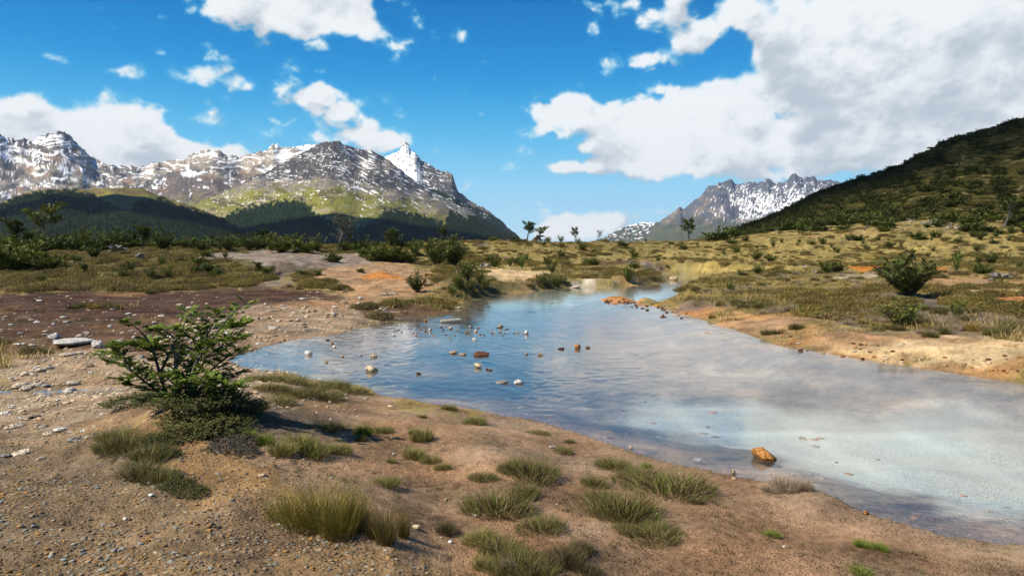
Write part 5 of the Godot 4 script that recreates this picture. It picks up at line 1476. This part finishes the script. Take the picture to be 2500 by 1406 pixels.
func make_cover() -> void:
	# grass of the meadows
	var places := []
	var tints := []
	for i in 90000:
		var q := rng.randf_range(-120, 2620)
		var depth := exp(rng.randf_range(log(14.0), log(150.0)))
		var x := (q - 1250.0) / F * depth
		var z := -depth
		var g := sample(g_grass, x + nz(x * 0.6, z * 0.6) * 1.2, z + nz(x * 0.6 + 40.0, z * 0.6) * 2.0)
		var sd := sample(g_sd, x, z)
		if sd < 0.25 or rng.randf() > g * g * 1.05 or nz(x * 0.35, z * 0.35) + g < 0.55:
			continue
		var h := rng.randf_range(0.13, 0.30) * (0.75 + 0.5 * ss(-0.2, 0.4, nz(x * 0.12, z * 0.12)))
		places.append(upright(Vector3(x, height(x, z) - 0.02, z), rng.randf() * TAU, Vector3(h * rng.randf_range(1.0, 1.7), h, h * rng.randf_range(1.0, 1.7))))
		var c := sample_color(g_col, x, z)
		var t := nz(x * 0.25 + 60.0, z * 0.25)
		var mix := c.lerp(Color(0.30, 0.235, 0.10), 0.35 + 0.35 * ss(-0.1, 0.4, t)).lerp(Color(0.095, 0.105, 0.032), 0.6 * ss(0.0, -0.35, t))
		var k := rng.randf_range(0.75, 1.3)
		if q < 1050.0 and depth > 30.0:
			mix = mix.lerp(Color(0.13, 0.12, 0.04), 0.5)
		tints.append(Color(mix.r * k * 1.3, mix.g * k * 1.28, mix.b * k * 1.2))
	print("grass ", places.size())
	mass("grass", K.wisp[0], M.grass, places, tints, "dry yellow and olive grass covering the meadows", "grass")
	# coarse tussocks of several kinds among the grass
	for kind in [["coarse_grass", K.dull[0], 1100, 0.16, 0.34, "coarse grey-green grass tufts among the meadow grass"], ["dry_grass", K.dry[0], 800, 0.16, 0.36, "bleached lilac-grey dry grass tufts on the far bank"], ["golden_grass", K.gold[0], 520, 0.16, 0.36, "golden brown grass tufts on the banks"]]:
		places = []
		tints = []
		for i in kind[2] * 3:
			var q := rng.randf_range(-100, 2600)
			var depth := exp(rng.randf_range(log(16.0), log(95.0)))
			var x := (q - 1250.0) / F * depth
			var z := -depth
			var sd := sample(g_sd, x, z)
			var pick := nz(x * 0.16 + kind[3] * 500.0 + kind[2], z * 0.16)
			if sd < 0.3 or sample(g_grass, x, z) < 0.35 or pick < (0.05 if kind[0] != "dry_grass" or q > 1600.0 else 0.25):
				continue
			var h := rng.randf_range(kind[3], kind[4])
			places.append(upright(Vector3(x, height(x, z) - 0.02, z), rng.randf() * TAU, Vector3(h * 1.1, h, h * 1.1)))
			var g := rng.randf_range(0.8, 1.25)
			tints.append(Color(g, g, g))
		mass(kind[0], kind[1], M.grass, places, tints, kind[5], "grass")
	# low heath between the grass
	places = []
	tints = []
	for i in 9000:
		var q := rng.randf_range(-120, 2620)
		var depth := exp(rng.randf_range(log(22.0), log(150.0)))
		var x := (q - 1250.0) / F * depth
		var z := -depth
		if sample(g_sd, x, z) < 0.4 or sample(g_grass, x, z) < 0.55 or nz(x * 0.10 + 12.0, z * 0.10) < (0.02 if q > 1100.0 else -0.25):
			continue
		var h := rng.randf_range(0.14, 0.42)
		places.append(upright(Vector3(x, height(x, z) - 0.03, z), rng.randf() * TAU, Vector3(h * 1.5, h, h * 1.5)))
		var k := rng.randf_range(0.9, 2.0)
		tints.append(Color(k * 1.25, k, k * (1.3 if rng.randf() < 0.25 else 0.9)))
	mass("heath", K.heath[1], M.leaf, places, tints, "low olive-brown heath between the meadow grass", "heath")
	# sprigs on the bare earth of the near bank
	places = []
	tints = []
	for i in 6500:
		var q := rng.randf_range(520, 2500)
		var depth := exp(rng.randf_range(log(3.6), log(13.0)))
		var x := (q - 1250.0) / F * depth
		var z := -depth
		if sample(g_sd, x, z) < 0.25 or sample(g_stone, x, z) > 0.5 or nz(x * 0.9, z * 0.9) < -0.05:
			continue
		var h := rng.randf_range(0.015, 0.05)
		places.append(upright(Vector3(x, height(x, z) - 0.004, z), rng.randf() * TAU, Vector3(h * 1.6, h, h * 1.6)))
		tints.append([Color(0.10, 0.10, 0.04), Color(0.16, 0.13, 0.07), Color(0.06, 0.045, 0.03)][rng.randi() % 3])
	mass("sprigs", K.wisp[0], M.grass, places, tints, "tiny grass sprigs and dead litter on the bare earth", "grass")
	# gravel
	places = []
	tints = []
	var hues := [Color(0.26, 0.27, 0.24), Color(0.30, 0.225, 0.14), Color(0.36, 0.285, 0.18), Color(0.25, 0.16, 0.08), Color(0.33, 0.18, 0.055), Color(0.18, 0.14, 0.095), Color(0.21, 0.155, 0.09)]
	for i in 160000:
		var q := rng.randf_range(-60, 2560)
		var depth := exp(rng.randf_range(log(3.2), log(34.0)))
		var x := (q - 1250.0) / F * depth
		var z := -depth
		var k := sample(g_stone, x, z)
		if rng.randf() > k or nz(x * 0.8, z * 0.8) + rng.randf_range(-0.5, 0.7) < 0.0:
			continue
		var y := height(x, z)
		if y < -0.12:
			continue
		var r := lerpf(0.003, 0.016, pow(rng.randf(), 4.0)) * (1.0 + depth * 0.05) * (2.2 if depth > 9.5 and q < 1000.0 else 1.0)
		places.append(upright(Vector3(x, y + r * 0.15, z), rng.randf() * TAU, Vector3(r, r * rng.randf_range(0.25, 0.5), r * rng.randf_range(0.6, 1.0)), rng.randf_range(-0.3, 0.3)))
		var c: Color = hues[rng.randi() % hues.size()]
		if q > 1400.0:
			c = c.lerp(Color(0.42, 0.23, 0.085), 0.55)
		elif depth > 9.0:
			c = c.lerp(Color(0.60, 0.48, 0.34), 0.75)
		var b := rng.randf_range(0.5, 1.1)
		tints.append(Color(c.r * b, c.g * b, c.b * b))
	print("pebbles ", places.size())
	mass("gravel", pebble_mesh(), M.pebble, places, tints, "loose gravel of grey, cream and ochre pebbles", "gravel")

func pebble_mesh() -> ArrayMesh:
	var r := RandomNumberGenerator.new()
	r.seed = 5
	var v := PackedVector3Array()
	var c := PackedColorArray()
	for j in 5:
		var th := PI * j / 4
		for i in 7:
			var ph := TAU * i / 7
			v.append(Vector3(sin(th) * cos(ph), cos(th), sin(th) * sin(ph)) * (1.0 + r.randf_range(-0.18, 0.18)))
			c.append(Color.WHITE)
	var arr := grid_mesh(5, 7, v, c, true).surface_get_arrays(0)
	var nn := PackedVector3Array()
	for p in v:
		nn.append(p.normalized())
	arr[Mesh.ARRAY_NORMAL] = nn
	var out := ArrayMesh.new()
	out.add_surface_from_arrays(Mesh.PRIMITIVE_TRIANGLES, arr)
	return out

# ---------------------------------------------------------------- ready
func _ready() -> void:
	rng.seed = 4711
	n_big.seed = 1; n_big.frequency = 0.05; n_big.fractal_octaves = 4
	n_mid.seed = 2; n_mid.frequency = 0.35; n_mid.fractal_octaves = 4
	n_fine.seed = 3; n_fine.frequency = 2.6; n_fine.fractal_octaves = 3
	n_ridge.seed = 4; n_ridge.frequency = 0.0016; n_ridge.fractal_octaves = 5; n_ridge.fractal_type = FastNoiseLite.FRACTAL_RIDGED; n_ridge.fractal_gain = 0.42
	n_px.seed = 6; n_px.frequency = 1.0; n_px.fractal_octaves = 3
	n_jag.seed = 9; n_jag.frequency = 0.05; n_jag.fractal_octaves = 4
	var cam := Camera3D.new()
	cam.position = EYE
	cam.rotation.x = -pitch
	cam.fov = 2.0 * rad_to_deg(atan(703.0 / F))
	cam.near = 0.1
	cam.far = 40000.0
	cam.current = true
	add_child(cam)
	var env := Environment.new()
	env.background_mode = Environment.BG_SKY
	env.sky = Sky.new()
	env.sky.sky_material = make_sky()
	env.tonemap_mode = Environment.TONE_MAPPER_LINEAR
	env.tonemap_exposure = 1.5
	env.fog_enabled = true
	env.fog_density = 0.000025
	env.fog_light_color = Color(0.78, 0.87, 1.0)
	env.sdfgi_enabled = true
	env.ssao_enabled = true
	env.ssil_enabled = true
	var we := WorldEnvironment.new()
	we.environment = env
	add_child(we)
	var sun := DirectionalLight3D.new()
	sun.light_energy = 1.6
	sun.light_color = Color(1.0, 0.957, 0.88)
	sun.light_angular_distance = 0.6
	sun.shadow_enabled = true
	sun.look_at_from_position(Vector3.ZERO, -Vector3(-0.72, 0.85, 0.34))
	add_child(sun)
	print("sky ", Time.get_ticks_msec())
	make_materials()
	lay_fields()
	print("fields ", Time.get_ticks_msec())
	make_ground()
	print("ground ", Time.get_ticks_msec())
	make_water()
	make_mountains()
	print("mountains ", Time.get_ticks_msec())
	make_kinds()
	make_hillside()
	make_shade_clouds()
	print("kinds ", Time.get_ticks_msec())
	make_plants()
	print("plants ", Time.get_ticks_msec())
	make_stones()
	make_driftwood()
	print("stones ", Time.get_ticks_msec())
	make_cover()
	print("cover ", Time.get_ticks_msec())

func make_water() -> void:
	var wave := FastNoiseLite.new()
	wave.seed = 31
	wave.frequency = 1.0
	wave.fractal_octaves = 3
	wave.fractal_gain = 0.6
	var cols := 560
	var rr := PackedFloat32Array()
	var depth := 4.3
	while depth < 76.0:
		rr.append(depth)
		depth *= 1.0078
	var v := PackedVector3Array()
	var c := PackedColorArray()
	v.resize(cols * rr.size())
	c.resize(v.size())
	var k := 0
	for d in rr:
		for i in cols:
			var q := -110.0 + 2800.0 * i / (cols - 1)
			var x := (q - 1250.0) / F * d
			var px := to_pixel(Vector3(x, 0, -d))
			var calm := ((px.x - 1250.0) * 180.0 + (px.y - 1000.0) * 800.0) / 820.0 + nz(x * 0.25, d * 0.25) * 90.0
			var rough := (1.0 - ss(-70.0, 70.0, calm)) * ss(704.0, 735.0, px.y) * (0.45 + 0.8 * ss(-0.2, 0.4, nz(x * 0.4 + 7.0, d * 0.7)))
			var h := wave.get_noise_2d(x * 1.9, d * 4.2) * (0.0012 + 0.0085 * rough) + wave.get_noise_2d(x * 0.4, d * 0.9 + 50.0) * 0.0022
			v[k] = Vector3(x, h, -d)
			c[k] = Color.WHITE
			k += 1
	whole("river_water", grid_mesh(rr.size(), cols, v, c), M.water, "shallow rippled river water mirroring the clouds", "river", "", "structure")
